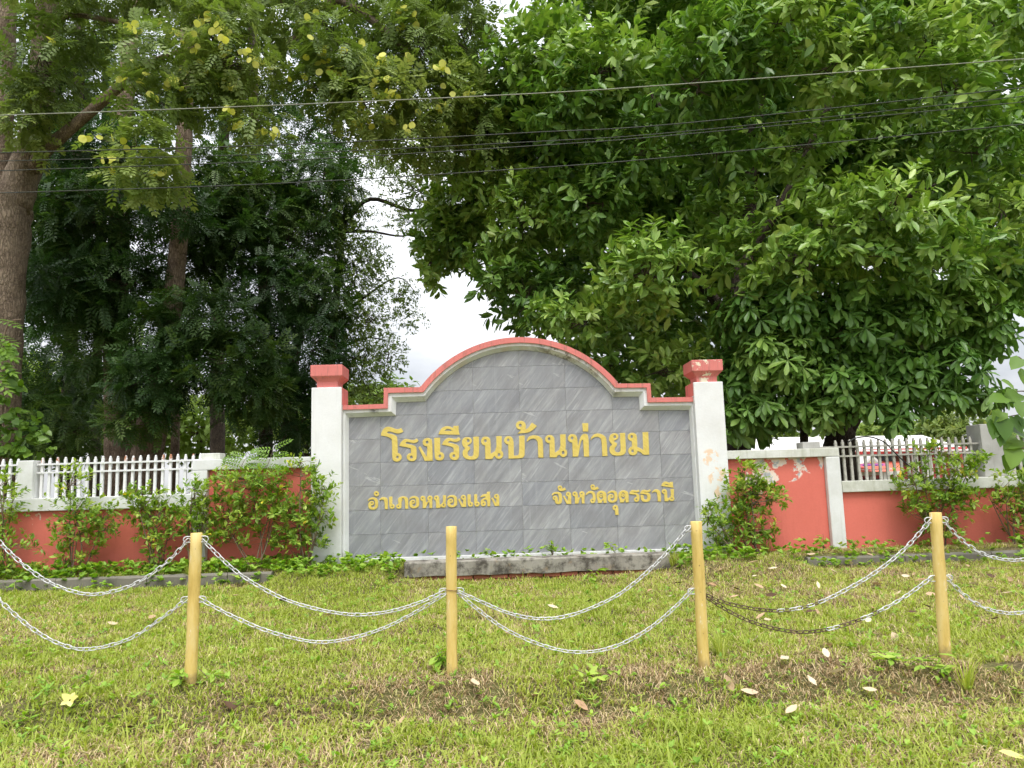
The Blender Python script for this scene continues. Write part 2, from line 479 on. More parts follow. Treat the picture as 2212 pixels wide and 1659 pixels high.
def rust_top():
    mt, nt, b = mat_new('rust_stained_paint')
    P = geo_pos(nt); s = N(nt, 'ShaderNodeSeparateXYZ'); nt.links.new(P, s.inputs[0])
    k = math_(nt, 'MULTIPLY', ramp(nt, math_(nt, 'SUBTRACT', s.outputs['Z'], 1.0), [(.27, (0, 0, 0)), (.33, (1, 1, 1))]), ramp(nt, noise(nt, P, 22, 5, .65), [(.42, (0, 0, 0)), (.55, (1, 1, 1))]))
    nt.links.new(mixc(nt, k, (.78, .77, .76), (.42, .17, .08)), b.inputs['Base Color']); b.inputs['Roughness'].default_value = .6
    return mt
M['picket_rust'] = rust_top()
M['picket_grey'] = simple('weathered_picket_paint', (.47, .45, .39), .7, 0, .35, 14)
M['cable'] = simple('cable', (.035, .04, .03), .6, 0, .3)
M['cable_pale'] = simple('pale_cable', (.30, .31, .24), .6, 0, .3)
M['hose'] = simple('black_hose', (.02, .02, .022), .45, 0, .3)
def bark(name, a, bcol, sc=9, strength=.9):
    mt, nt, b = mat_new(name)
    P = geo_pos(nt)
    mpn = N(nt, 'ShaderNodeMapping'); mpn.inputs['Scale'].default_value = (1, 1, .30); nt.links.new(P, mpn.inputs[0])
    wv = N(nt, 'ShaderNodeTexVoronoi', feature='DISTANCE_TO_EDGE'); wv.inputs['Scale'].default_value = sc
    dn = N(nt, 'ShaderNodeTexNoise'); dn.inputs['Scale'].default_value = 7; nt.links.new(mpn.outputs[0], dn.inputs['Vector'])
    ad = N(nt, 'ShaderNodeVectorMath', operation='ADD'); sc_ = N(nt, 'ShaderNodeVectorMath', operation='SCALE'); sc_.inputs['Scale'].default_value = .16; dn.inputs['Detail'].default_value = 6
    nt.links.new(dn.outputs['Color'], sc_.inputs[0]); nt.links.new(mpn.outputs[0], ad.inputs[0]); nt.links.new(sc_.outputs[0], ad.inputs[1])
    nt.links.new(ad.outputs[0], wv.inputs['Vector'])
    n = noise(nt, P, 3, 7, .65); n2 = noise(nt, P, 40, 4, .6)
    c = ramp(nt, n, [(.35, a), (.65, bcol)])
    crack = ramp(nt, wv.outputs['Distance'], [(.0, (1, 1, 1)), (.22, (0, 0, 0))])
    c = mixc(nt, math_(nt, 'MULTIPLY', crack, .5), c, tuple(x * .28 for x in a))
    c = mixc(nt, math_(nt, 'MULTIPLY', ramp(nt, n2, [(.5, (0, 0, 0)), (.7, (1, 1, 1))]), .35), c, tuple(min(1, x * 1.6) for x in bcol))
    nt.links.new(c, b.inputs['Base Color']); b.inputs['Roughness'].default_value = .9; b.inputs['Specular IOR Level'].default_value = .15
    h = math_(nt, 'ADD', math_(nt, 'MINIMUM', wv.outputs['Distance'], .16), math_(nt, 'MULTIPLY', n2, .06))
    bump(nt, b, h, strength, .07)
    return mt
M['bark_big'] = bark('flaky_bark', (.17, .125, .088), (.33, .26, .19), 30)
M['bark_pale'] = bark('pale_fibrous_bark', (.15, .105, .075), (.33, .25, .185), 22)
M['bark_dark'] = bark('dark_bark', (.045, .036, .028), (.11, .085, .065), 24)
M['stem'] = simple('shrub_stems', (.20, .14, .09), .8, 0, .4, 30)
M['twig'] = simple('twigs', (.10, .075, .05), .85, 0, .4, 30)
M['roof_white'] = simple('pale_metal_roof', (.80, .77, .73), .5, 0, .08, 3)
M['roof_red'] = simple('red_tile_roof', (.70, .16, .10), .7, 0, .2, 2)
M['bld_red'] = simple('pink_red_wall', (.60, .10, .10), .8, 0, .2, 3)
M['bld_white'] = simple('cream_column', (.70, .68, .62), .8, 0, .15, 3)
M['bld_brown'] = simple('brown_shutter', (.16, .06, .035), .7, 0, .3, 5)
M['window'] = simple('dark_window', (.02, .022, .025), .12, 0, .4, 2)
M['banner'] = simple('pink_banner', (.72, .20, .42), .7, 0, .15, 6)
M['banner_ink'] = simple('violet_lettering', (.22, .12, .55), .7, 0, .15, 6)
M['ornament'] = simple('gold_ornament', (.75, .52, .12), .5, .2, .3, 10)
def soil():
    mt, nt, b = mat_new('soil_and_thatch')
    P = geo_pos(nt)
    n = noise(nt, P, 1.6, 7, .65); n2 = noise(nt, P, 26, 6, .7); n3 = noise(nt, P, 70, 4, .7)
    c = ramp(nt, n2, [(.3, (.045, .035, .022)), (.5, (.13, .10, .055)), (.7, (.28, .215, .115))])
    g = ramp(nt, n3, [(.35, (.07, .095, .02)), (.7, (.19, .21, .055))])
    c = mixc(nt, math_(nt, 'MULTIPLY', ramp(nt, n, [(.35, (0, 0, 0)), (.6, (1, 1, 1))]), .55), c, g)
    nt.links.new(c, b.inputs['Base Color']); b.inputs['Roughness'].default_value = .95; b.inputs['Specular IOR Level'].default_value = .1
    bump(nt, b, n2, .8, .03)
    return mt
M['soil'] = soil()

# ------------------------------------------------------------------ ground: one sheet out to the horizon
gx = np.unique(np.concatenate([np.linspace(-400, -14, 14), np.arange(-14, 14, .14), np.linspace(14, 400, 14)]))
gy = np.unique(np.concatenate([np.linspace(-200, -11, 8), np.arange(-11, -7, .25), np.arange(-7, .6, .07), np.arange(.6, 14, .8), np.linspace(14, 900, 16)]))
X, Y = np.meshgrid(gx, gy)
Z = gz(X, Y)
V = np.stack([X, Y, Z], -1).reshape(-1, 3)
nx = len(gx)
ii, jj = np.meshgrid(np.arange(len(gy) - 1), np.arange(nx - 1), indexing='ij')
a = (ii * nx + jj).ravel()
T = np.concatenate([np.stack([a, a + 1, a + nx + 1], 1), np.stack([a, a + nx + 1, a + nx], 1)])
ground = link('ground', np_mesh('ground', V, T, smooth=True), M['soil'])
tag(ground, kind='structure')

# ------------------------------------------------------------------ sign wall
SIGN = empty('sign_wall', (0, 0.1, 0), 'grey marble school name wall with arched coral coping and gold Thai lettering', 'sign')
def arc(cx, cz, r, xs):
    return [(x, cz + math.sqrt(r * r - (x - cx) ** 2)) for x in xs]
NARC = 40
inner = [(-2.2, 0.0), (-2.2, 1.775), (-1.6, 1.785), (-1.59, 1.955), (-1.21, 1.96)] + arc(0, 1.13, 1.47, np.linspace(-1.20, 1.20, NARC)) + \
        [(1.21, 1.955), (1.555, 1.95), (1.56, 1.772), (2.2, 1.755), (2.2, 0.0)]
mid = [(-2.262, 0.0), (-2.262, 1.87), (-1.69, 1.872), (-1.685, 2.072), (-1.255, 2.07)] + arc(0, 1.14, 1.545, np.linspace(-1.235, 1.235, NARC)) + \
      [(1.255, 2.062), (1.645, 2.055), (1.648, 1.862), (2.238, 1.855), (2.238, 0.0)]
outer = [(-2.262, 0.0), (-2.262, 1.925), (-1.742, 1.93), (-1.738, 2.137), (-1.282, 2.135)] + arc(0, 1.147, 1.61, np.linspace(-1.26, 1.26, NARC)) + \
        [(1.282, 2.115), (1.697, 2.108), (1.70, 1.922), (2.238, 1.915), (2.238, 0.0)]
# core of the wall behind the tiles
core = [(x, z) for x, z in mid]
core[0] = (-2.262, -0.35); core[-1] = (2.238, -0.35)
MB().prism(core, 0.012, 0.22).build('wall_core', M['white'], SIGN)
# white moulding: flat outer band, then a splay down to the tiles
fr = MB()
k = len(inner)
flat = [((x1 * .45 + x0 * .55), (z1 * .45 + z0 * .55)) for (x0, z0), (x1, z1) in zip(mid, inner)]
rings = [[(x, 0.008, z) for x, z in mid], [(x, -0.075, z) for x, z in mid], [(x, -0.075, z) for x, z in flat], [(x, -0.012, z) for x, z in inner], [(x, 0.008, z) for x, z in inner]]
for r0, r1 in zip(rings[:-1], rings[1:]):
    fr.add(r0 + r1, [(i, i + 1, i + 1 + k, i + k) for i in range(k - 1)])
fr.build('moulding', M['white'], SIGN)
# coral coping over the moulding
cp = MB()
a_, b_ = mid[1:-1], outer[1:-1]
k = len(a_)
sec = [[(x, -.10, z) for x, z in a_], [(x, -.10, z) for x, z in b_], [(x, .26, z) for x, z in b_], [(x, .26, z) for x, z in a_]]
for q in range(4):
    r0, r1 = sec[q], sec[(q + 1) % 4]
    cp.add(r0 + r1, [(i, i + 1, i + 1 + k, i + k) for i in range(k - 1)])
cp.build('coping', M['coping'], SIGN, bevel=.004)
# foot strip
MB().box(-2.262, 2.238, -.03, .01, -.045, -.002).build('foot_strip', M['white'], SIGN, bevel=.004)
MB().box(-2.262, 2.238, -.06, .008, -.32, -.05).build('footing', M['old_concrete'], SIGN, bevel=.006)
# pillars with their caps
for x0, x1, top in ((-2.645, -2.265, 2.155), (2.24, 2.62, 2.10)):
    y0, y1 = -.16, .26
    def rect(d, z): return [(x0 - d, y0 - d, z), (x1 + d, y0 - d, z), (x1 + d, y1 + d, z), (x0 - d, y1 + d, z)]
    pl = MB().loft([rect(0, -.35), rect(0, top)]).build('pillar', M['pillar'], SIGN, bevel=.008)
    MB().loft([rect(-.055, top + .001), rect(-.055, top + .075), rect(.012, top + .145), rect(.012, top + .288), rect(-.02, top + .291)]).build('pillar_cap', M['coping'], pl, bevel=.006)
    # inner cheek above the coping is painted coral
    s = 1 if x0 < 0 else -1
    xe = x1 if x0 < 0 else x0
    xs_ = sorted((xe - .002 * s, xe + .004 * s))
    MB().box(xs_[0], xs_[1], y0 + .03, y1 - .01, 1.93, top - .004).build('painted_cheek', M['coping'], pl)
# marble tiles cut to the outline
def clip(poly, axis, val, keep_less):
    out = []
    for i in range(len(poly)):
        p, q = poly[i - 1], poly[i]
        ip = (p[axis] <= val) if keep_less else (p[axis] >= val)
        iq = (q[axis] <= val) if keep_less else (q[axis] >= val)
        if ip != iq:
            t = (val - p[axis]) / (q[axis] - p[axis])
            out.append((p[0] + (q[0] - p[0]) * t, p[1] + (q[1] - p[1]) * t))
        if iq: out.append(q)
    return out
GAP = .0016
for c in range(-1, 8):
    xa = -1.8 + (c - 0) * .6 - .0
    for r in range(-3, 7):
        zt = 1.79 - r * .3
        poly = [(x, z) for x, z in inner]
        for ax, val, less in ((0, xa + GAP, False), (0, xa + .6 - GAP, True), (1, zt - GAP, True), (1, zt - .3 + GAP, False)):
            poly = clip(poly, ax, val, less)
            if len(poly) < 3: break
        if len(poly) < 3: continue
        area = abs(sum(poly[i - 1][0] * poly[i][1] - poly[i][0] * poly[i - 1][1] for i in range(len(poly)))) / 2
        if area < .0008: continue
        pr_ = (random.random() - .5) * .0024
        cx = sum(p[0] for p in poly) / len(poly); cz = sum(p[1] for p in poly) / len(poly)
        MB().prism(poly, -.0005 + pr_, .0115).build('tile', M['marble'], SIGN, loc=(cx, .005, cz))

# ------------------------------------------------------------------ gold lettering (outlines read off the wall)
ZOOM = {'A': (1490, 1650, 3.0976), 'B': (1880, 1640, 3.5278), 'C': (2210, 1640, 3.5278), 'D': (1440, 1910, 4.7037),
        'E': (1700, 1910, 4.5357), 'F': (2160, 1880, 4.8846), 'G': (2400, 1880, 4.7037)}
def el(x, y, rx, ry): return [(x + rx * math.cos(t), y + ry * math.sin(t)) for t in np.arange(0, 2 * math.pi, math.pi / 7)]
def sh(pl, dx, dy, s=1, ox=0, oy=0): return [((x - ox) * s + ox + dx, (y - oy) * s + oy + dy) for x, y in pl]
def pts(s):
    v = [float(q) for q in s.replace(',', ' ').split()]
    return list(zip(v[::2], v[1::2]))
AO = pts('45,300 50,265 85,238 135,228 185,235 220,265 228,310 230,390 215,425 170,452 120,457 75,443 48,410 48,350 65,312 100,297 135,302 158,330 152,360 125,375 100,372 103,400 130,420 160,412 175,385 172,310 160,275 130,262 85,270')
NGO = pts('472,258 492,240 555,345 565,265 530,255 515,225 530,190 565,175 600,188 615,220 615,388 535,392')
EE = pts('640,170 692,168 695,298 730,308 740,340 730,372 700,388 660,380 640,350')
HAN = pts('178,210 173,188 185,165 218,154 250,165 264,195 262,222 305,195 338,235 290,258 230,266 190,245')
DO = pts('950,490 945,440 922,390 920,330 940,285 985,258 1040,256 1085,275 1112,310 1117,488 1060,490 1050,420 1020,490')
GL = [
 ('A', [pts('30,200 40,155 65,115 100,95 140,95 190,115 225,125 255,122 275,110 305,150 285,165 250,178 215,175 175,160 140,150 115,153 105,165 112,175 185,190 215,205 232,230 235,412 265,425 285,455 280,490 255,515 220,522 185,510 168,480 168,260 150,235 110,215'), el(232, 465, 16, 19)]),
 ('A', [pts('255,328 270,290 295,260 330,242 365,245 400,258 435,258 470,238 490,265 460,290 425,295 385,285 350,275 332,288 332,300 430,320 458,340 465,365 467,465 458,495 430,515 395,515 360,500 345,470 350,440 370,422 398,415 398,365 380,352 320,340'), el(402, 465, 18, 20)]),
 ('A', [pts('490,350 510,333 590,465 597,335 565,330 540,305 540,265 565,238 600,230 635,238 657,265 662,508 565,510'), el(595, 283, 17, 20)]),
 ('A', [pts('682,232 752,228 752,402 785,410 803,440 800,475 780,500 745,508 705,498 685,465'), el(750, 453, 16, 20)]),
 ('A', [pts('732,186 750,140 780,105 825,87 870,92 915,112 915,86 977,82 977,140 992,192'), pts('803,145 830,122 865,120 905,145')]),
 ('A', [pts('775,312 790,278 815,248 850,230 885,232 920,245 950,243 982,224 1003,250 975,275 940,282 900,272 870,265 850,278 850,288 945,308 975,325 985,355 985,455 975,485 945,502 910,500 880,485 865,455 870,425 890,408 918,400 918,355 900,340 840,325'), el(920, 450, 18, 20)]),
 ('A', [pts('1030,245 1060,222 1100,220 1130,235 1143,265 1130,295 1105,312 1085,318 1095,335 1118,340 1118,370 1095,390 1085,415 1095,445 1120,460 1150,452 1163,420 1158,218 1224,214 1228,430 1215,470 1180,493 1130,498 1075,490 1035,462 1025,420 1030,385 1058,358 1030,330 1020,295 1020,265'), el(1095, 265, 18, 19)]),
 ('B', [pts('110,592 105,402 80,400 55,375 48,335 65,298 100,278 140,282 170,305 182,340 185,520 265,465 262,275 335,272 338,458 325,468 350,490 360,525 350,565 320,590 285,590 255,575 240,545 222,560 205,592'), el(110, 338, 20, 23), el(300, 532, 20, 24)]),
 ('B', [pts('432,585 428,388 400,385 372,355 370,315 395,282 430,270 470,280 495,315 502,365 505,545 560,542 580,515 580,270 653,265 658,520 645,560 610,582'), el(427, 328, 19, 22)]),
 ('B', [pts('558,237 608,182 570,180 540,155 532,115 550,78 595,58 640,68 668,100 672,140 668,185 715,150 755,85 825,132 770,190 700,228'), el(595, 122, 20, 24)]),
 ('B', [pts('685,355 690,310 720,275 770,260 830,265 880,290 908,330 916,570 845,572 838,360 825,330 795,308 755,308 715,325')]),
 ('B', [pts('1003,568 1000,370 975,370 945,345 938,310 955,272 995,255 1035,262 1062,290 1070,330 1075,505 1155,450 1150,250 1222,247 1227,435 1215,448 1240,470 1247,505 1235,545 1205,567 1170,562 1140,530 1110,545 1098,568'), el(995, 312, 19, 23), el(1190, 503, 19, 25)]),
 ('C', [pts('160,558 152,362 120,358 95,330 92,290 115,255 155,243 195,255 220,290 232,420 260,300 285,258 320,238 355,245 378,280 388,556 315,558 302,320 285,325 268,370 235,556'), el(150, 300, 19, 23)]),
 ('C', [pts('293,95 373,92 375,208 300,208')]),
 ('C', [pts('408,330 415,285 445,255 490,235 545,240 595,265 628,305 642,550 570,550 560,335 545,300 510,282 470,285 430,305')]),
 ('C', [pts('672,270 700,240 745,230 780,242 797,275 785,310 755,328 730,335 745,360 772,370 770,410 745,430 738,460 750,490 785,503 815,492 826,460 815,232 885,228 900,480 885,515 845,540 780,545 720,540 680,510 668,470 672,425 708,390 675,355 660,320'), el(742, 282, 20, 22)]),
 ('C', [pts('1140,535 1110,500 1060,480 1050,515 1020,538 985,540 945,525 928,485 935,450 960,425 985,415 978,342 945,335 922,300 925,260 955,230 1000,226 1035,245 1052,285 1055,425 1100,440 1140,470 1130,220 1207,215 1222,530'), el(978, 280, 18, 22), el(990, 480, 18, 23)]),
 ('D', [AO, el(115, 335, 14, 16)]),
 ('D', [el(198, 160, 50, 50), el(198, 160, 17, 17)]),
 ('D', [pts('253,292 265,250 300,225 350,222 390,240 410,280 410,445 355,447 350,310 335,278 305,265 275,275')]),
 ('D', [pts('432,218 492,214 492,350 525,360 540,390 530,425 500,442 465,438 440,412'), el(490, 397, 14, 15)]),
 ('D', [pts('595,290 605,245 640,218 690,207 745,215 780,245 790,300 788,437 732,438 728,290 715,250 690,240 665,258 685,275 660,310 665,400 650,432 615,440 575,430 558,395 570,365 600,350 610,320'), el(603, 395, 14, 15)]),
 ('D', [sh(AO, 762, -24), el(877, 311, 14, 16)]),
 ('D', [pts('1055,428 1055,295 1025,285 1008,255 1020,215 1055,198 1095,208 1110,245 1115,325 1165,290 1140,265 1140,225 1170,197 1205,195 1235,215 1240,250 1225,280 1235,300 1233,425 1182,425 1178,305 1150,335 1110,428'), el(1055, 247, 14, 15), el(1188, 243, 14, 16)]),
 ('E', [pts('78,408 72,275 45,262 36,230 55,195 95,183 125,200 135,240 140,360 205,312 200,185 255,183 250,305 240,312 260,345 250,385 220,405 185,398 165,375 150,408'), el(80, 230, 14, 15), el(213, 357, 14, 16)]),
 ('E', [sh(AO, 230, -50, .97, 45, 228), sh(el(115, 335, 14, 16), 230, -50, .97, 45, 228)]),
 ('E', [NGO, el(563, 217, 15, 16)]),
 ('E', [EE, el(692, 343, 14, 16)]),
 ('E', [sh(EE, 118, -3), el(810, 340, 14, 16)]),
 ('E', [pts('870,225 880,190 915,168 960,160 985,160 990,120 1045,120 1030,165 1045,190 1045,375 995,380 990,285 970,258 945,258 925,280 955,295 970,325 965,360 935,382 895,378 872,345 872,290 890,260 930,235 970,216 955,203 915,205'), el(925, 338, 14, 15)]),
 ('E', [sh(NGO, 592, -18), el(1155, 199, 15, 16)]),
 ('F', [pts('65,355 65,320 100,288 160,278 215,285 250,315 257,360 258,460 245,495 200,515 155,510 125,480 120,435 90,430 75,395 85,365 120,350 155,358 175,395 180,460 195,465 198,440 195,350 180,318 145,312 100,325'), el(118, 398, 13, 14)]),
 ('F', [HAN, el(218, 200, 15, 15)]),
 ('F', [pts('278,365 300,350 365,460 375,370 340,355 330,320 345,285 385,275 420,290 435,330 437,508 350,512'), el(375, 323, 14, 16)]),
 ('F', [pts('508,503 505,368 470,355 455,315 470,280 510,268 545,285 560,320 565,400 610,365 588,330 595,285 630,262 670,268 692,300 690,340 693,500 640,500 630,375 600,400 572,500'), el(500, 318, 14, 16), el(637, 312, 14, 16)]),
 ('F', [pts('710,350 720,310 755,275 805,258 860,268 893,300 903,350 905,440 890,480 855,498 820,492 798,455 810,420 850,400 848,340 830,310 795,298 755,315'), el(845, 450, 13, 14)]),
 ('F', [sh(HAN, 630, -20), el(848, 180, 15, 15)]),
 ('F', [DO, el(1010, 362, 38, 68), el(1010, 352, 33, 34), el(1010, 352, 12, 13)]),
 ('D', [sh(AO, 942.3 * 4.7037, -27.3 * 4.7037), sh(el(115, 335, 14, 16), 942.3 * 4.7037, -27.3 * 4.7037)]),
 ('F', [sh(q, 86.8 * 4.8846, -1.8 * 4.8846) for q in (DO, el(1010, 362, 38, 68), el(1010, 352, 33, 34), el(1010, 352, 12, 13))]),
 ('G', [pts('105,695 100,610 70,600 53,570 65,530 100,508 140,515 160,545 170,693'), el(105, 562, 15, 16)]),
 ('G', [pts('368,308 375,270 400,242 440,232 490,245 515,245 535,228 558,255 530,275 490,280 450,268 435,275 520,298 550,325 555,380 550,425 520,452 485,455 455,430 452,395 475,372 500,365 500,335 480,318 420,315'), el(498, 408, 13, 15)]),
 ('G', [pts('568,305 575,270 600,238 640,228 690,238 720,242 740,222 765,245 735,272 690,278 650,265 635,275 720,285 755,310 760,345 758,400 735,440 690,455 640,455 600,435 580,395 575,325 615,322 632,340 632,385 650,412 680,412 700,395 700,345 690,320 640,308')]),
 ('G', [pts('787,290 800,250 835,225 885,220 925,240 947,280 952,445 895,447 885,310 870,275 840,262 810,272')]),
 ('G', [pts('1018,442 1012,305 985,298 962,265 975,232 1010,213 1045,222 1065,255 1070,375 1095,385 1140,345 1130,215 1190,213 1192,345 1185,355 1205,390 1190,425 1155,442 1115,425 1105,405 1085,442'), el(1010, 267, 13, 15), el(1155, 393, 13, 15)]),
 ('G', [pts('955,158 980,105 1020,75 1065,80 1115,105 1115,85 1172,84 1172,150 1187,193 1060,172'), pts('1020,132 1045,120 1070,122 1105,145')]),
]
def soften(pl):
    """round the gentle corners of a traced outline, keep the sharp ones"""
    P = np.array(pl); n = len(P); out = []
    for i in range(n):
        a, b, c = P[i - 1], P[i], P[(i + 1) % n]
        u, v = unit(b - a), unit(c - b)
        ang = math.degrees(math.acos(max(-1, min(1, float(u @ v)))))
        if 8 < ang < 58:
            out += [tuple(b + (a - b) * .25), tuple(b + (c - b) * .25)]
        else: out.append(tuple(b))
    return out
def on_sign(zm, x, y):
    x0, y0, s = ZOOM[zm]
    d = ray((x0 + x / s) / 1.82278, (y0 + y / s) / 1.82278)
    p = CAM + d * ((-.004 - CAM[1]) / d[1])
    return p[0], p[2]
for zm, loops in GL:
    cu = bpy.data.curves.new('letter', 'CURVE'); cu.dimensions = '2D'; cu.fill_mode = 'BOTH'
    cu.extrude = .0016; cu.bevel_depth = .0024; cu.bevel_resolution = 1; cu.offset = -.0015
    for lp in loops:
        lp = soften(lp)
        sp = cu.splines.new('POLY'); sp.points.add(len(lp) - 1); sp.use_cyclic_u = True
        for q, (x, y) in zip(sp.points, lp):
            X_, Z_ = on_sign(zm, x, y); q.co = (X_, Z_, 0, 1)
    tmp = bpy.data.objects.new('letter_curve', cu)
    COL.objects.link(tmp)
    dg = bpy.context.evaluated_depsgraph_get()
    me = bpy.data.meshes.new_from_object(tmp.evaluated_get(dg))
    bpy.data.objects.remove(tmp)
    me.name = 'letter'
    co = np.empty(len(me.vertices) * 3, np.float32); me.vertices.foreach_get('co', co); co = co.reshape(-1, 3)
    c0 = (co[:, 0].mean(), co[:, 1].mean())
    me.vertices.foreach_set('co', np.stack([co[:, 0] - c0[0], -co[:, 2], co[:, 1] - c0[1]], -1).ravel())
    me.materials.clear()
    o = link('letter', me, M['gold'])
    o.location = (c0[0], -.0045, c0[1])
    put(o, SIGN)

# ------------------------------------------------------------------ low step in front of the sign
STEP = empty('concrete_step', (0.1, -.5, -.2), 'low weathered concrete step on crumbling bricks in front of the marble sign', 'step')
st = MB()
xs = np.linspace(-1.44, 1.71, 26)
rings = []
for i, x in enumerate(xs):
    j = lambda s: (rng.random() - .5) * s
    zt = -.006 + .004 * (x - .1)
    rings.append([(x, -.60 + j(.012), -.18 + j(.02)), (x, -.605 + j(.008), zt - .015 + j(.006)), (x, -.59, zt + j(.006)), (x, -.40, zt + .005), (x, -.40, -.22)])
st.loft(rings).build('slab', M['old_concrete'], STEP, bevel=.004)
x = -1.38; rowz = -.235
bm_ = MB().box(-.098, .098, -.05, .05, -.026, .026).mesh('brick')
for row in range(2):
    x = -1.36 + .1 * (row % 2)
    while x < 1.62:
        o = link('brick', bm_, M['brick'])
        o.location = (x, -.535 + rng.random() * .025, -.208 - row * .058 + (rng.random() - .5) * .006)
        o.rotation_euler = (0, (rng.random() - .5) * .04, (rng.random() - .5) * .06)
        b = o.modifiers.new('bevel', 'BEVEL'); b.width = .008; b.segments = 1
        put(o, STEP); x += .208
# ------------------------------------------------------------------ boundary walls
def wall(name, label, parts):
    e = empty(name, ((parts[0][2] + parts[0][3]) / 2, 0, 0), label, 'wall')
    for nm, mt, x0, x1, y0, y1, z0, z1, bv in parts:
        MB().box(x0, x1, y0, y1, z0, z1).build(nm, M[mt], e, bevel=bv)
    return e
wall('tall_wall_panel', 'tall coral wall panel with white cap left of the marble sign, behind shrubs', [
    ('panel', 'red', -3.95, -2.65, -.03, .12, -.4, 1.15, 0),
    ('cap', 'trim', -4.14, -2.65, -.10, .13, 1.152, 1.285, .008),
    ('end_post', 'trim', -4.14, -3.953, -.10, .125, -.4, 1.150, .008)])
wall('tall_wall_panel', 'tall coral wall panel with flaking paint right of the marble sign', [
    ('panel', 'red', 2.622, 3.90, -.03, .12, -.4, 1.10, 0),
    ('cap', 'mossy', 2.622, 4.085, -.10, .13, 1.102, 1.212, .008),
    ('end_post', 'trim', 3.903, 4.085, -.10, .125, -.4, 1.100, .012)])
wall('low_wall', 'low coral wall with white coping under the white picket fence, left side', [
    ('panel', 'red', -9.5, -4.142, -.05, .12, -.4, .70, 0),
    ('cap', 'trim', -9.5, -4.142, -.10, .14, .702, .862, .008)])
wall('low_wall', 'low coral wall with white coping under the grey picket fence, right side', [
    ('panel', 'red', 4.087, 9.5, -.05, .12, -.4, .64, 0),
    ('cap', 'mossy', 4.087, 9.5, -.10, .14, .642, .785, .008)])
# fence piers
for x0, x1, z0, z1, y0, y1, mt, lab in (
        (-6.315, -6.125, .863, 1.335, -.08, .13, 'trim', 'white square pier between two runs of white picket fence at far left'),
        (-4.05, -3.82, 1.287, 1.365, -.05, .16, 'mossy', 'pale pier top rising above the white wall cap left of the sign'),
        (3.66, 3.89, 1.214, 1.30, .0, .22, 'grey_wall', 'grey pier top rising above the mossy wall cap right of the sign'),
        (6.02, 6.40, .787, 1.47, .0, .30, 'grey_wall', 'tall grey pier behind shrub at the far right fence end')):
    o = MB().box(x0, x1, y0, y1, z0, z1).build('fence_pier', M[mt], None, bevel=.008, loc=((x0 + x1) / 2, (y0 + y1) / 2, z0))
    tag(o, lab, 'pier', 'fence piers')
# picket fences
pk = {}
def picket_mesh(z0, z1, key, w=.0155):
    if key not in pk:
        b = MB(); r = lambda s, z: [(-w * s, -w * s, z), (w * s, -w * s, z), (w * s, w * s, z), (-w * s, w * s, z)]
        b.loft([r(1, z0), r(1, z1 - .035), r(.72, z1 - .03), r(.72, z1 - .012), r(.35, z1)])
        pk[key] = b.mesh('picket')
    return pk[key]
def fence(label, x0, x1, xs, z0, z1, rails, mt, mt2, y=.03):
    e = empty('picket_fence', ((x0 + x1) / 2, y, z0), label, 'fence', 'picket fences')
    for zr in rails:
        MB().box(x0, x1, y - .030, y - .016, zr - .011, zr + .011).build('rail', M[mt], e)
    for i, x in enumerate(xs):
        mm = mt2 if random.random() < .3 else mt
        me = picket_mesh(0, z1 - z0, label[:20] + mm)
        o = link('picket', me, M[mm])
        o.location = (x, y, z0 - .003 + (random.random() - .5) * .008)
        o.rotation_euler = (0, (random.random() - .5) * .012, 0)
        put(o, e)
fence('white picket fence on low wall left of the sign', -6.123, -4.052, np.arange(-6.07, -4.07, .0943), .863, 1.372, (1.285, 1.18), 'picket', 'picket_rust')
fence('short end of white picket fence at the left picture edge', -9.4, -6.317, np.arange(-9.3, -6.33, .0943), .863, 1.372, (1.285, 1.18), 'picket', 'picket')
fence('weathered grey picket fence on low wall right of the sign', 3.892, 6.018, np.arange(4.13, 6.0, .0943), .787, 1.322, (1.225, 1.105), 'picket_grey', 'picket_grey', .09)
fence('grey picket fence beyond the grey pier at right picture edge', 6.402, 9.4, np.arange(6.47, 9.4, .0943), .787, 1.322, (1.225, 1.105), 'picket_grey', 'picket_grey', .09)
# kerbs edging the planting beds
def kerb(label, x0, x1, step, y, zt, dz=0.0):
    e = empty('concrete_kerb', ((x0 + x1) / 2, y, zt), label, 'kerb', 'kerbs edging the beds')
    x = x0
    while x < x1 - .05:
        L = min(step * (.9 + .2 * random.random()), x1 - x)
        b = MB(); n = 6; rings = []
        for i in range(n):
            xx = x + .004 + (L - .008) * i / (n - 1); j = lambda s: (random.random() - .5) * s
            rings.append([(xx, y - .05 + j(.006), -.4), (xx, y - .05 + j(.008), zt - .02 + j(.01)), (xx, y - .035, zt + j(.01)), (xx, y + .05, zt + j(.008)), (xx, y + .05, -.4)])
        b.loft(rings).build('kerb_stone', M['kerb'], e)
        x += L
kerb('grey concrete kerb below the shrubs on the left', -8.5, -2.95, 1.0, -.68, -.058)
kerb('grey concrete kerb below the shrubs on the far right', 3.3, 8.5, 1.1, -.70, -.088)
kerb('broken concrete kerb in the bank beside the rightmost yellow post', 2.62, 5.2, .9, -4.90, -.345)

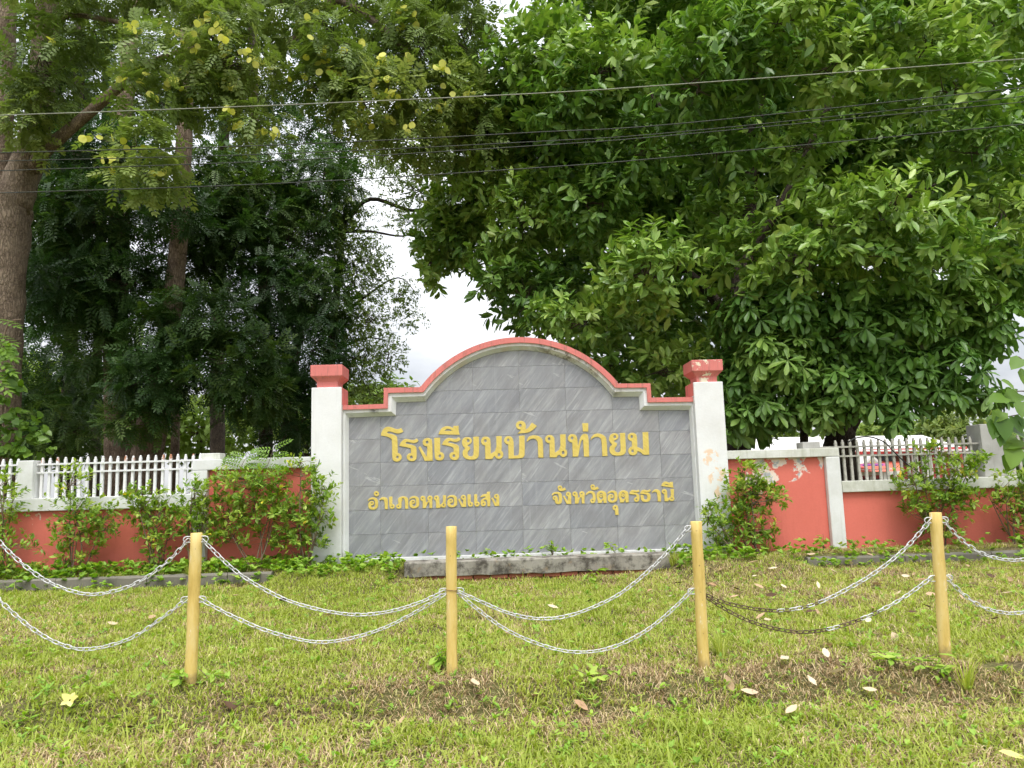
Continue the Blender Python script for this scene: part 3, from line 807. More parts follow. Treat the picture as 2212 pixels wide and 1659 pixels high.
# ------------------------------------------------------------------ yellow posts, hooks and chains
POST = [(-3.92, .0, .61, .0), (-2.272, .016, .614, .0), (-.647, .012, .606, .0), (.945, .006, .591, .0), (2.489, .040, .601, .0), (4.10, .02, .60, 0)]
PLAB = ['yellow post just outside the left picture edge', 'leftmost yellow painted post in the picture, low tuft of weeds at its foot',
        'yellow bamboo post in front of the marble tiles, rusty wire tied round it', 'yellow post in front of the right white pillar, rusty chain hooked to it',
        'rightmost yellow post in the picture, bumpy paint, cement at its foot', 'yellow post just outside the right picture edge']
hook_me = None
def stadium(L, Wd, r, n=10, k=3):
    """closed link: rounded ends, flat in x,y"""
    path = []
    h = (L - Wd) / 2
    for i in range(n // 2 + 0):
        t = -math.pi / 2 + math.pi * i / (n // 2 - 1); path.append((h + Wd / 2 * math.cos(t), Wd / 2 * math.sin(t)))
    for i in range(n // 2):
        t = math.pi / 2 + math.pi * i / (n // 2 - 1); path.append((-h + Wd / 2 * math.cos(t), Wd / 2 * math.sin(t)))
    b = MB(); N_ = len(path); Vv = []
    for i, (x, y) in enumerate(path):
        p0 = path[i - 1]; p1 = path[(i + 1) % N_]
        t = unit(np.array([p1[0] - p0[0], p1[1] - p0[1]])); nn = np.array([t[1], -t[0]])
        for j in range(k):
            a = 2 * math.pi * (j + .25) / k
            Vv.append((x + nn[0] * r * math.cos(a), y + nn[1] * r * math.cos(a), r * math.sin(a)))
    Fs = [(i * k + j, i * k + (j + 1) % k, ((i + 1) % N_) * k + (j + 1) % k, ((i + 1) % N_) * k + j) for i in range(N_) for j in range(k)]
    return b.add(Vv, Fs).mesh('link', smooth=True)
LINK_ME = stadium(.050, .023, .0034, 10, 4)
LINK_RUST = LINK_ME.copy(); LINK_ME.materials.append(M['chain']); LINK_RUST.materials.append(M['rust'])
HOOK_ME = stadium(.062, .036, .0038, 10, 4); HOOK_ME.name = 'hook'; HOOK_ME.materials.append(M['chain'])
def hook(parent, p, ang=0):
    o = link('hook', HOOK_ME, None); o.location = p; o.rotation_euler = (math.radians(90), ang, 0); put(o, parent)
HK = {0: [(1, .575), (1, .245)], 1: [(-1, .577), (1, .577), (-1, .205), (1, .205)], 2: [(-1, .205), (1, .205)], 3: [(-1, .55), (-1, .155)], 4: [(-1, .555), (1, .555), (-1, .185), (1, .185)], 5: [(-1, .55), (-1, .18)]}
for i, (px, lean, zt, _) in enumerate(POST):
    zb = float(gz(px, -4.75)) - .25
    e = empty('yellow_post', (px, -4.75, float(gz(px, -4.75))), PLAB[i], 'post', 'yellow posts carrying the chains')
    n = 15; zs = np.linspace(zb, zt, n); b = MB(); rings = []
    ax = lambda z: px + lean * (z - zb) / (zt - zb)
    for j, z in enumerate(zs):
        r0 = (.0365 if i != 2 else .0345) * (1 + .03 * math.sin(j * 1.7 + i))
        rings.append([(ax(z) + r0 * math.cos(t) * (1 + .03 * math.sin(3 * t + j)), -4.75 + r0 * math.sin(t), z) for t in np.arange(16) * math.pi / 8])
    rings.append([((p[0] - ax(zt)) * .9 + ax(zt), (p[1] + 4.75) * .9 - 4.75, zt + .003) for p in rings[-1]])
    rings.append([((p[0] - ax(zt)) * .82 + ax(zt), (p[1] + 4.75) * .82 - 4.75, zt - .004) for p in rings[-1]])
    b.loft(rings).build('shaft', M['post'], e, smooth=True)
    if i == 2:
        zr = .212
        t = np.arange(0, 2 * math.pi + .01, math.pi / 12)
        MB().tube(np.stack([ax(zr) + .0375 * np.cos(t), -4.75 + .0375 * np.sin(t), zr + .003 * np.sin(2 * t)], 1), .0022, 5).build('wire_tie', M['wire_tie'], e)
        b = MB()
        for zz in (.05, -.17): pass
    for s, z in HK[i]: hook(e, (ax(z) + s * .048, -4.755, z))
def chain(label, px, rust=None, zoff=0):
    P = crom([at(u, v, -4.755) for u, v in px], 14)
    seg = np.linalg.norm(np.diff(P, axis=0), axis=1); s = np.concatenate([[0], np.cumsum(seg)])
    n = max(3, int(round(s[-1] / .0395)))
    ss = (np.arange(n) + .5) * s[-1] / n
    C = np.stack([np.interp(ss, s, P[:, q]) for q in range(3)], 1)
    Tn = unit(np.gradient(C, axis=0))
    mid_ = C[len(C) // 2]
    e = empty('chain', mid_, label, 'chain', 'chains hanging between the yellow posts')
    for i in range(n):
        fr_ = i / n
        rusty = rust is not None and random.random() < (1.0 if fr_ < rust * .6 else max(.0, 1 - (fr_ - rust * .6) / (rust * .75)))
        o = link('link', LINK_RUST if rusty else LINK_ME, None)
        x = Vector(Tn[i]); w = Vector((0, 1, 0)); zc = x.cross(w).normalized(); y = zc.cross(x)
        roll = (0.6 if i % 2 else -0.95) + (random.random() - .5) * .35
        R_ = Matrix((x, y, zc)).transposed().to_4x4() @ Matrix.Rotation(roll + math.pi / 2 * 0, 4, 'X')
        o.rotation_euler = R_.to_euler(); o.location = C[i]; put(o, e)
chain('upper chain in the leftmost span, running out of the left picture edge', [(-128, 1020), (-60, 1095), (0, 1172), (70, 1235), (135, 1270), (205, 1284), (290, 1262), (360, 1215), (408, 1165)])
chain('lower chain in the leftmost span, running out of the left picture edge', [(-132, 1130), (-60, 1222), (0, 1297), (70, 1358), (135, 1393), (195, 1402), (280, 1380), (350, 1335), (405, 1293)])
chain('upper chain between the leftmost post and the wire-tied post', [(437, 1166), (500, 1226), (560, 1267), (630, 1300), (710, 1321), (780, 1328), (850, 1319), (910, 1300), (962, 1277)])
chain('lower chain between the leftmost post and the wire-tied post', [(430, 1293), (500, 1330), (570, 1360), (640, 1380), (700, 1387), (770, 1376), (840, 1352), (905, 1318), (962, 1283)])
chain('upper chain in front of the marble sign, rising steeply to the right post top', [(989, 1277), (1040, 1300), (1095, 1323), (1155, 1336), (1220, 1332), (1290, 1308), (1350, 1275), (1420, 1215), (1490, 1137)])
chain('lower chain below the marble sign with the deepest white loop', [(989, 1280), (1030, 1315), (1090, 1358), (1160, 1390), (1235, 1408), (1310, 1402), (1380, 1372), (1440, 1328), (1496, 1274)])
chain('upper chain with rusty left end between the two right posts', [(1503, 1272), (1550, 1296), (1610, 1312), (1680, 1319), (1750, 1308), (1820, 1278), (1890, 1237), (1955, 1185), (2012, 1122)], .42)
chain('lower chain with rusty left half between the two right posts', [(1503, 1274), (1560, 1312), (1620, 1342), (1690, 1361), (1745, 1365), (1810, 1354), (1880, 1329), (1950, 1292), (2014, 1246)], .62)
chain('upper chain leaving the rightmost post towards the right picture edge', [(2036, 1122), (2070, 1160), (2110, 1190), (2150, 1205), (2195, 1210), (2250, 1200), (2330, 1170), (2420, 1120), (2520, 1050)])
chain('lower chain leaving the rightmost post towards the right picture edge', [(2043, 1246), (2080, 1283), (2120, 1310), (2160, 1322), (2200, 1324), (2260, 1310), (2340, 1275), (2430, 1225), (2530, 1165)])

# ------------------------------------------------------------------ overhead wires and the hose
for lab, p, r, mt in (
        ('topmost pale overhead wire crossing in front of the trees', [(-500, 262), (0, 249), (603, 227), (1152, 202), (1478, 181), (2212, 127), (2700, 88)], .0072, 'cable_pale'),
        ('second dark overhead wire from the top', [(-500, 342), (0, 330), (603, 313), (1152, 286), (1478, 266), (2212, 189), (2700, 135)], .0066, 'cable'),
        ('third thin overhead wire from the top', [(-500, 361), (0, 348), (603, 332), (1152, 306), (1478, 284), (2212, 208), (2700, 155)], .0055, 'cable'),
        ('fourth thin overhead wire, close under the third', [(-500, 386), (0, 369), (603, 347), (1152, 315), (1478, 290), (2212, 220), (2700, 170)], .006, 'cable'),
        ('lowest dark overhead wire crossing in front of the trees', [(-500, 432), (0, 417), (603, 396), (1152, 363), (1478, 337), (2212, 268), (2700, 215)], .0066, 'cable')):
    P = crom([at(u, v, -.9) for u, v in p], 10)
    o = MB().tube(P, r, 6).build('overhead_wire', M[mt], None, smooth=True, loc=tuple(P[len(P) // 2]))
    tag(o, lab, 'wire', 'overhead wires')
P = crom([at(u, v, .0) for u, v in [(1832, 955), (1850, 946), (1880, 944), (1910, 955), (1930, 975), (1960, 1003), (1990, 1025), (2010, 1050)]], 8)
tag(MB().tube(P, .009, 6).build('black_hose', M['hose'], None, smooth=True, loc=tuple(P[0])), 'thin black hose arching over the grey picket fence', 'hose')

# ------------------------------------------------------------------ leaves
def tmpl(kind):
    if kind == 'broad':      # pointed oval, folded along the midrib
        V = [(0, 0, 0), (.22, .13, .02), (.22, -.13, .02), (.52, .205, .03), (.52, -.205, .03), (.8, .13, -.01), (.8, -.13, -.01), (1, 0, -.09), (.5, 0, -.025)]
        T = [(0, 8, 1), (1, 8, 3), (3, 8, 5), (5, 8, 7), (0, 2, 8), (2, 4, 8), (4, 6, 8), (6, 7, 8)]
    elif kind == 'obov':     # widest near the tip
        V = [(0, 0, 0), (.4, .105, .02), (.4, -.105, .02), (.72, .17, .01), (.72, -.17, .01), (.93, .09, -.07), (.93, -.09, -.07), (1, 0, -.12), (.6, 0, -.03)]
        T = [(0, 8, 1), (1, 8, 3), (3, 8, 5), (5, 8, 7), (0, 2, 8), (2, 4, 8), (4, 6, 8), (6, 7, 8)]
    elif kind == 'small':
        V = [(0, 0, 0), (.55, .22, .04), (.55, -.22, .04), (1, 0, -.04)]
        T = [(0, 3, 1), (0, 2, 3)]
    elif kind == 'heart':
        V = [(0, 0, 0), (-.1, .25, .02), (.25, .42, .03), (.7, .26, .0), (1, 0, -.1), (.7, -.26, .0), (.25, -.42, .03), (-.1, -.25, .02), (.45, 0, -.04)]
        T = [(0, 8, 1), (1, 8, 2), (2, 8, 3), (3, 8, 4), (4, 8, 5), (5, 8, 6), (6, 8, 7), (7, 8, 0)]
    elif kind in ('pinnate', 'pinnate_wide'):
        V = []; T = []
        n = 6 if kind == 'pinnate' else 5
        wd = .055 if kind == 'pinnate' else .085
        L = .30 if kind == 'pinnate' else .36
        for i in range(n):
            x = .16 + .78 * i / (n - 1); z = -.22 * x * x
            for s in (1, -1):
                a = math.radians(62 - 22 * i / n); d = np.array([math.cos(a), s * math.sin(a), -.12]); p = np.array([x, 0, z])
                q = np.array([-d[1] * s, d[0] * s, 0]); l = L * (1 - .25 * abs(i / (n - 1) - .45))
                k = len(V); V += [tuple(p), tuple(p + d * l * .5 + q * wd * s + np.array([0, 0, .015])), tuple(p + d * l), tuple(p + d * l * .5 - q * wd * s + np.array([0, 0, .015]))]
                T += [(k, k + 1, k + 2), (k, k + 2, k + 3)]
        k = len(V); V += [(0, .006, 0), (0, -.006, 0), (1.0, 0, -.22)]; T += [(k, k + 1, k + 2)]
        k = len(V); V += [(.95, 0, -.2), (1.1, wd, -.24), (1.25, 0, -.3), (1.1, -wd, -.24)]; T += [(k, k + 1, k + 2), (k, k + 2, k + 3)]
    return np.array(V, float), np.array(T, int)
TM = {k: tmpl(k) for k in ('broad', 'obov', 'small', 'heart', 'pinnate', 'pinnate_wide')}
def frames(d, n):
    x = unit(d); z = unit(n - (n * x).sum(-1, keepdims=True) * x); y = np.cross(z, x)
    return np.stack([x, y, z], -1)          # columns
def leaf_geo(kind, pos, d, n, size, rnd):
    V, T = TM[kind]
    F_ = frames(d, n)
    W = np.einsum('nij,vj->nvi', F_, V) * np.asarray(size)[:, None, None] + pos[:, None, :]
    k = len(V)
    TT = (T[None] + (np.arange(len(pos)) * k)[:, None, None])
    return W.reshape(-1, 3), TT.reshape(-1, 3), np.repeat(rnd, k)
def leaf_mesh(name, kind, pos, d, n, size, rnd):
    return np_mesh(name, *leaf_geo(kind, pos, d, n, size, rnd))
def rv(*s): return unit(rng.normal(size=(*s, 3)))
UPV = np.array([0, 0, 1.0])
def blob_points(blobs, n, power=.42):
    """centres of leaf clusters, gathered towards the outside of each lump"""
    B = []
    for (u, v, Yd, ru, rvv, ry) in blobs:
        c = at(u, v, Yd); k = (Yd - CAM[1]) / FPX
        B.append((*c, ru * k, ry, rvv * k))
    B = np.array(B)
    w = B[:, 3] * B[:, 5] + .3 * B[:, 4] * B[:, 5]; w = w / w.sum()
    i = rng.choice(len(B), n, p=w)
    o = rv(n); r = rng.random(n) ** power
    c = B[i, :3] + o * r[:, None] * B[i, 3:6]
    return c, o, B, i
def cluster_leaves(c, o, K, L, twig=.25, up=.35, spread=.9, droop=.25, whorl=False, size=(.12, .17), nrm_up=1.0, bright=None):
    n = len(c)
    t = unit(o + up * UPV + .45 * rv(n))
    th = rng.random((n, K)) * 2 * np.pi
    a = unit(np.cross(t, rv(n))); b = np.cross(t, a)
    if whorl: th = (np.arange(K)[None] + .25 * rng.random((n, K)) + rng.random((n, 1)) * K) * 2 * np.pi / K
    p = np.cos(th)[..., None] * a[:, None] + np.sin(th)[..., None] * b[:, None]
    s = np.ones((n, K)) if whorl else rng.random((n, K))
    pos = c[:, None] + t[:, None] * (s * twig)[..., None]
    d = unit(t[:, None] * (.55 if not whorl else .15) + p * spread - droop * UPV + .2 * rv(n, K))
    nr = unit(t[:, None] * .6 + nrm_up * UPV + .45 * rv(n, K) - p * .2)
    sz = (size[0] + (size[1] - size[0]) * rng.random((n, K))) * (.72 + .42 * rng.random((n, 1)))
    base = rng.random(n) if bright is None else bright
    rnd = np.clip(base[:, None] * .65 + .35 * rng.random((n, K)) , 0, 1)
    return pos.reshape(-1, 3), d.reshape(-1, 3), nr.reshape(-1, 3), sz.ravel(), rnd.ravel()
def twigs(b, starts, ends, r=.012, sag=.1):
    for s, e in zip(starts, ends):
        m_ = (s + e) / 2 + (rng.random(3) - .5) * .25 * np.linalg.norm(e - s) - np.array([0, 0, sag * .3])
        b.tube([s, .5 * (s + m_) + (rng.random(3) - .5) * .05, m_, e], [r, r * .8, r * .6, r * .3], 4, cap=False)
def trunk_tube(b, pl, seg=12, wob=.12, ground=True):
    P = [at(u, v, Yd) for u, v, Yd, r in pl]; r = [q[3] for q in pl]
    P = crom(P, 5); rr = np.interp(np.linspace(0, len(r) - 1, len(P)), range(len(r)), r)
    if ground:
        e = P[0].copy(); e[2] = -.2; P = np.vstack([e, P]); rr = np.concatenate([[rr[0] * 1.25], rr])
    b.tube(P, rr, seg, wob); return P
def pick_parts(pos, d, n, sz, rnd, kind, me_name, mat, parent, count=300, umin=0):
    """the leaves that show largest become parts of their own; the rest stay one mesh"""
    q = proj(pos)
    ok = (q[:, 0] > umin) & (q[:, 0] < 2212) & (q[:, 1] > 0) & (q[:, 1] < 1650)
    F_ = frames(d, n)
    facing = np.abs((F_[:, :, 2] * unit(CAM - pos)).sum(-1))
    score = np.where(ok, sz * sz * facing / q[:, 2] ** 2 * (q[:, 2] < np.quantile(q[ok, 2], .35)), 0)
    idx = np.argsort(-score)[:count]
    V, T = TM[kind]; mm = []
    for lev in (.2, .4, .6, .8, 1.0):
        me = np_mesh(me_name, V, T, np.full(len(V), lev)); me.materials.append(mat); mm.append(me)
    for i in idx:
        o = link('leaf', mm[min(4, int(rnd[i] * 5))], None)
        o.matrix_world = Matrix.Translation(Vector(pos[i])) @ Matrix(F_[i].tolist()).to_4x4() @ Matrix.Diagonal((sz[i], sz[i], sz[i], 1))
        put(o, parent)
    keep = np.ones(len(pos), bool); keep[idx] = False
    return keep

def tree(name, label, trunks, blobs, kind, mat, bark_m, n, K, size, group, cl={}, parts=0, ntw=120, loc=None, twr=.012, back=None, deep=None, power=.42):
    base = at(*trunks[0][0][:3]) if trunks else at(*blobs[0][:3])
    e = empty(name, (base[0], base[1], -.07), label, 'tree', group)
    if trunks:
        for i, pl in enumerate(trunks):
            b = MB(); gr = pl[0][1] > 880
            trunk_tube(b, pl, 14 if i == 0 else 8, .12, ground=gr)
            b.build('trunk' if gr else 'limb', M[bark_m], e, smooth=True)
    c, o, B, bi = blob_points(blobs, n, power)
    tint = rng.random(len(blobs))
    pos, d, nr, sz, rnd = cluster_leaves(c, o, K, None, size=size, bright=np.clip(.75 * tint[bi] + .4 * rng.random(n), 0, 1), **cl)
    keep = np.ones(len(pos), bool)
    cr_ = link('crown', bpy.data.meshes.new('crown'), None); put(cr_, e); cr_.location = (0, 0, 0)
    if parts: keep = pick_parts(pos, d, nr, sz, rnd, kind, 'leaf', M[mat], cr_, parts)
    off = np.array(e.location)
    G = leaf_geo(kind, pos[keep] - off, d[keep], nr[keep], sz[keep], rnd[keep])
    for bk in (back, deep):        # far side and inside of the crown plus masses added for shade, simpler leaves
        if not bk: continue
        bb, nb, ks, sb = bk
        c2, o2, B2, _ = blob_points(bb, nb, .5)
        G2 = leaf_geo(ks, *(lambda q: (q[0] - off, *q[1:]))(cluster_leaves(c2, o2, K, None, size=sb, **cl)))
        G = (np.vstack([G[0], G2[0]]), np.vstack([G[1], G2[1] + len(G[0])]), np.concatenate([G[2], G2[2]]))
    me = np_mesh('crown', *G)
    me.materials.append(M[mat]); cr_.data = me
    tag(cr_, kind='stuff')
    if ntw:
        b = MB(); k = rng.choice(n, min(ntw, n), replace=False)
        st_ = B[bi[k], :3] + (rng.random((len(k), 3)) - .5) * B[bi[k], 3:6] * .5
        twigs(b, st_, c[k], twr); tag(b.build('branches', M['twig'], e), kind='stuff')
    return e, cr_, c, o

# ------------------------------------------------------------------ trees on the left
GL_ = 'trees of the dark grove on the left'
PT, PTC, pc, po = tree('forked_tree', 'big forked tree with flaky brown bark and yellow seed pods at the left edge',
    [[(-30, 940, 2.2, .42), (-17, 800, 2.2, .40), (-8, 650, 2.2, .40), (2, 500, 2.2, .41), (8, 425, 2.2, .41)],
     [(24, 450, 2.2, .29), (60, 345, 2.2, .23), (82, 250, 2.2, .2), (98, 100, 2.2, .2), (110, -80, 2.2, .17), (118, -300, 2.2, .12)],
     [(-14, 450, 2.25, .28), (-4, 330, 2.3, .19), (8, 200, 2.3, .17), (12, 50, 2.3, .16), (16, -150, 2.3, .14)],
     [(72, 365, 2.15, .12), (98, 326, 2.0, .105), (190, 246, 1.6, .085), (268, 178, 1.3, .072), (300, 152, 1.1, .06), (360, 120, .9, .04), (430, 100, .8, .02)],
     [(60, -60, 2.2, .14), (300, -60, 2.4, .13), (560, -10, 2.4, .12), (683, 27, 2.3, .085), (640, 80, 2.2, .07), (585, 130, 2.0, .04)],
     [(683, 27, 2.3, .085), (727, 3, 2.2, .08), (760, 14, 2.1, .07), (835, 68, 1.9, .06), (858, 92, 1.8, .05), (900, 150, 1.7, .02)],
     [(110, 60, 2.2, .05), (150, 33, 2.0, .045), (215, 40, 1.8, .04), (270, 50, 1.6, .03)]],
    [(100, 150, 1.6, 80, 110, .7), (65, 260, 1.6, 55, 70, .5), (190, 60, 2.0, 80, 60, .7), (330, 130, .7, 80, 60, .7), (330, 215, .6, 70, 45, .5),
     (300, 330, .3, 85, 60, .5), (320, 380, .2, 60, 30, .4), (470, 60, 1.1, 110, 65, .8), (500, 140, .9, 100, 60, .7), (420, 190, .9, 70, 45, .5), (560, 280, .9, 55, 50, .5),
     (700, 60, 1.6, 110, 60, .8), (760, 130, 1.1, 100, 65, .7), (800, 220, 1.1, 110, 75, .7), (690, 180, 1.1, 60, 50, .5), (900, 110, 1.6, 100, 90, .8),
     (1000, 80, 2.1, 75, 90, .8), (950, 220, 1.6, 100, 65, .7), (880, 290, 1.3, 55, 45, .5), (1010, 215, 1.8, 60, 60, .5), (1030, 290, 1.8, 60, 50, .5), (950, 300, 1.6, 70, 45, .5), (620, -60, 1.6, 400, 60, 1.0), (200, -60, 1.6, 250, 60, 1.0), (960, -60, 2, 120, 60, .9)],
    'pinnate_wide', 'podtree', 'bark_big', 1300, 5, (.22, .34), None, dict(twig=.16, up=.1, spread=1.0, droop=.35, nrm_up=1.1), ntw=240, twr=.011)
# yellow winged seed pods hanging in its crown
th = np.arange(10) * 2 * np.pi / 10
pv = np.vstack([[0, 0, .006], np.stack([np.cos(th) * (.5 + .05 * np.cos(3 * th)), np.sin(th) * (.5 + .04 * np.sin(2 * th)), .03 * np.sin(2 * th)], 1), [0, 0, .06]])
pt_ = [(0, i + 1, (i + 1) % 10 + 1) for i in range(10)]
pods = []
for lev in (.1, .5, .9):
    me = np_mesh('seed_pod', pv, np.array(pt_), np.full(len(pv), lev)); me.materials.append(M['pod']); pods.append(me)
q = proj(pc); vis = np.where((q[:, 0] > 30) & (q[:, 0] < 1080) & (q[:, 1] > -10) & (q[:, 1] < 400))[0]
vis = vis[np.argsort(pc[vis, 1])][:int(len(vis) * .45)]
heads = rng.choice(vis, min(110, len(vis)), replace=False)
for i in heads:
    for k_ in range(rng.integers(1, 5)):
        o = link('seed_pod', pods[rng.integers(3)], None)
        o.location = pc[i] + np.array([rng.normal() * .06, -.15 - .2 * rng.random(), -.03 - .12 * rng.random()])
        o.rotation_euler = (math.radians(90 + rng.normal() * 35), rng.normal() * .6, rng.normal() * .6)
        s = .085 + .03 * rng.random(); o.scale = (s, s, s); put(o, PTC)

PIN = dict(twig=.15, up=.12, spread=1.0, droop=.25, nrm_up=1.3)
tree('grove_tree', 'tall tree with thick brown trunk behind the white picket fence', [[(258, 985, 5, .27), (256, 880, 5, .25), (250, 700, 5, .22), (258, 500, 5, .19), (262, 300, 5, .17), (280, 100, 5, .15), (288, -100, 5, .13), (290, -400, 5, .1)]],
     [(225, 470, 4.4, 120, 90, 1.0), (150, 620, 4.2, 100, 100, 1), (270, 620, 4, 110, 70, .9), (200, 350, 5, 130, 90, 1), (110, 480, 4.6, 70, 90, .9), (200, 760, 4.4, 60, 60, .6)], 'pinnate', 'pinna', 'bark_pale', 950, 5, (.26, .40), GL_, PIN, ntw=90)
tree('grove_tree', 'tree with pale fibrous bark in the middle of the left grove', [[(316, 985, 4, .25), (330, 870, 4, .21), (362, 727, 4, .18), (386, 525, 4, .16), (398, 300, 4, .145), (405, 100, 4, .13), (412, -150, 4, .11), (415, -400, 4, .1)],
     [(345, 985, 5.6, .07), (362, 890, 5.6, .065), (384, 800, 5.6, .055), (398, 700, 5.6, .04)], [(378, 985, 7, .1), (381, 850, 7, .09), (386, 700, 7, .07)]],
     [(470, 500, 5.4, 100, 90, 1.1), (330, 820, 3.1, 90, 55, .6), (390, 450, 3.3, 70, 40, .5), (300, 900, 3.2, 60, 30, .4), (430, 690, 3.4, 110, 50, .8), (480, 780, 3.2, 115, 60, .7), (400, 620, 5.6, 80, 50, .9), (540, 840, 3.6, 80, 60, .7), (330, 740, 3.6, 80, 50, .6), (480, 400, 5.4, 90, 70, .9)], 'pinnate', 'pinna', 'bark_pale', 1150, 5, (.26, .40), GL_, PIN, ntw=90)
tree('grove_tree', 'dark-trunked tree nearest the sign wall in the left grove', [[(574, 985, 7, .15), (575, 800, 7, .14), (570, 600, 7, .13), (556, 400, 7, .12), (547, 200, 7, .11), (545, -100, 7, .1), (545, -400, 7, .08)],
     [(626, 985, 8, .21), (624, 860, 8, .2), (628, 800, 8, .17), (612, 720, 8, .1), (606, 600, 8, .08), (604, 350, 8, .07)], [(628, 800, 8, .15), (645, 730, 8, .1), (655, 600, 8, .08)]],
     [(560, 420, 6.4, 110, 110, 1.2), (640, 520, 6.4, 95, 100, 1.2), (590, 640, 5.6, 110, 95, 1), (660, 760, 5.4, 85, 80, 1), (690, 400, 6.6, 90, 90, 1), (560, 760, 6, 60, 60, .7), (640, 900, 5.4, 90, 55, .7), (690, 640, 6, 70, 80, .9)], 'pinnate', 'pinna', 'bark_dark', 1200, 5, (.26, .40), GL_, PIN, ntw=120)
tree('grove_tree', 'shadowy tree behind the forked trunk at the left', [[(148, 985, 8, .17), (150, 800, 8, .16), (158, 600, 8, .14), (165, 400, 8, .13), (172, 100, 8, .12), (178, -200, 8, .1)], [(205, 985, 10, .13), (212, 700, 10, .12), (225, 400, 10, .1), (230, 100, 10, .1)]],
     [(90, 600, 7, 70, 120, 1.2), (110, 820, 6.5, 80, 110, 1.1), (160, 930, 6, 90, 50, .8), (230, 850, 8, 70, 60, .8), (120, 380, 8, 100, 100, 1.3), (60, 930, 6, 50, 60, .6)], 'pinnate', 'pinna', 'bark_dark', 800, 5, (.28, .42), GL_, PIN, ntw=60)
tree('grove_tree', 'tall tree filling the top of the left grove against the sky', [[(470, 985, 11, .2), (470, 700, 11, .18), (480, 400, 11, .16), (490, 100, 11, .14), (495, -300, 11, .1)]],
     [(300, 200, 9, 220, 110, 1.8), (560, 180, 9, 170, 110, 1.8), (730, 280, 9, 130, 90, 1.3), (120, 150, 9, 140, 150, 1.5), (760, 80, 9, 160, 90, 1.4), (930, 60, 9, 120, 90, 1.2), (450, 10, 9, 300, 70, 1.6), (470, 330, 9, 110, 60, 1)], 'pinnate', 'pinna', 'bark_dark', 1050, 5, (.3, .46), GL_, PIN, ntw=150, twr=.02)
OLV = dict(twig=.2, up=.1, spread=.9, droop=.2, nrm_up=.6)
tree('small_leaved_tree', 'airy small-leaved tree with bare twigs left of the sky opening', [[(700, 985, 7.5, .12), (705, 850, 7.5, .11), (720, 700, 7.5, .09), (735, 560, 7.5, .07), (750, 430, 7.5, .05)], [(715, 700, 7.5, .05), (790, 640, 7.4, .03), (860, 600, 7.3, .015), (905, 640, 7.2, .006)],
     [(745, 500, 7.5, .05), (800, 500, 7.3, .03), (870, 510, 7.2, .02), (900, 490, 7.2, .008)], [(720, 760, 7.5, .04), (790, 730, 7.4, .02), (850, 740, 7.3, .008)], [(745, 480, 7.5, .06), (800, 430, 7.3, .05), (890, 455, 7.2, .04), (960, 440, 7.2, .03), (1030, 470, 7.2, .012)]],
     [(740, 480, 7, 75, 90, 1.1), (760, 600, 7, 65, 80, 1.1), (790, 690, 7, 70, 50, .9), (770, 780, 7, 65, 60, .9), (715, 850, 7, 75, 60, .9), (862, 640, 7, 40, 35, .5), (720, 700, 7, 70, 70, .9), (835, 770, 7, 38, 45, .5), (890, 690, 7, 28, 20, .3), (800, 560, 7, 40, 40, .5), (810, 850, 7, 30, 30, .4),
      (900, 415, 7, 85, 45, .8), (960, 350, 7, 80, 60, .9), (1010, 460, 7, 80, 70, .9), (935, 545, 7, 38, 40, .5), (850, 350, 7, 75, 50, .8), (990, 540, 7, 55, 40, .6), (880, 480, 7, 50, 20, .4), (1060, 400, 7, 60, 70, .8)],
     'small', 'podtree', 'bark_dark', 4200, 9, (.06, .1), None, OLV, ntw=420, twr=.009)
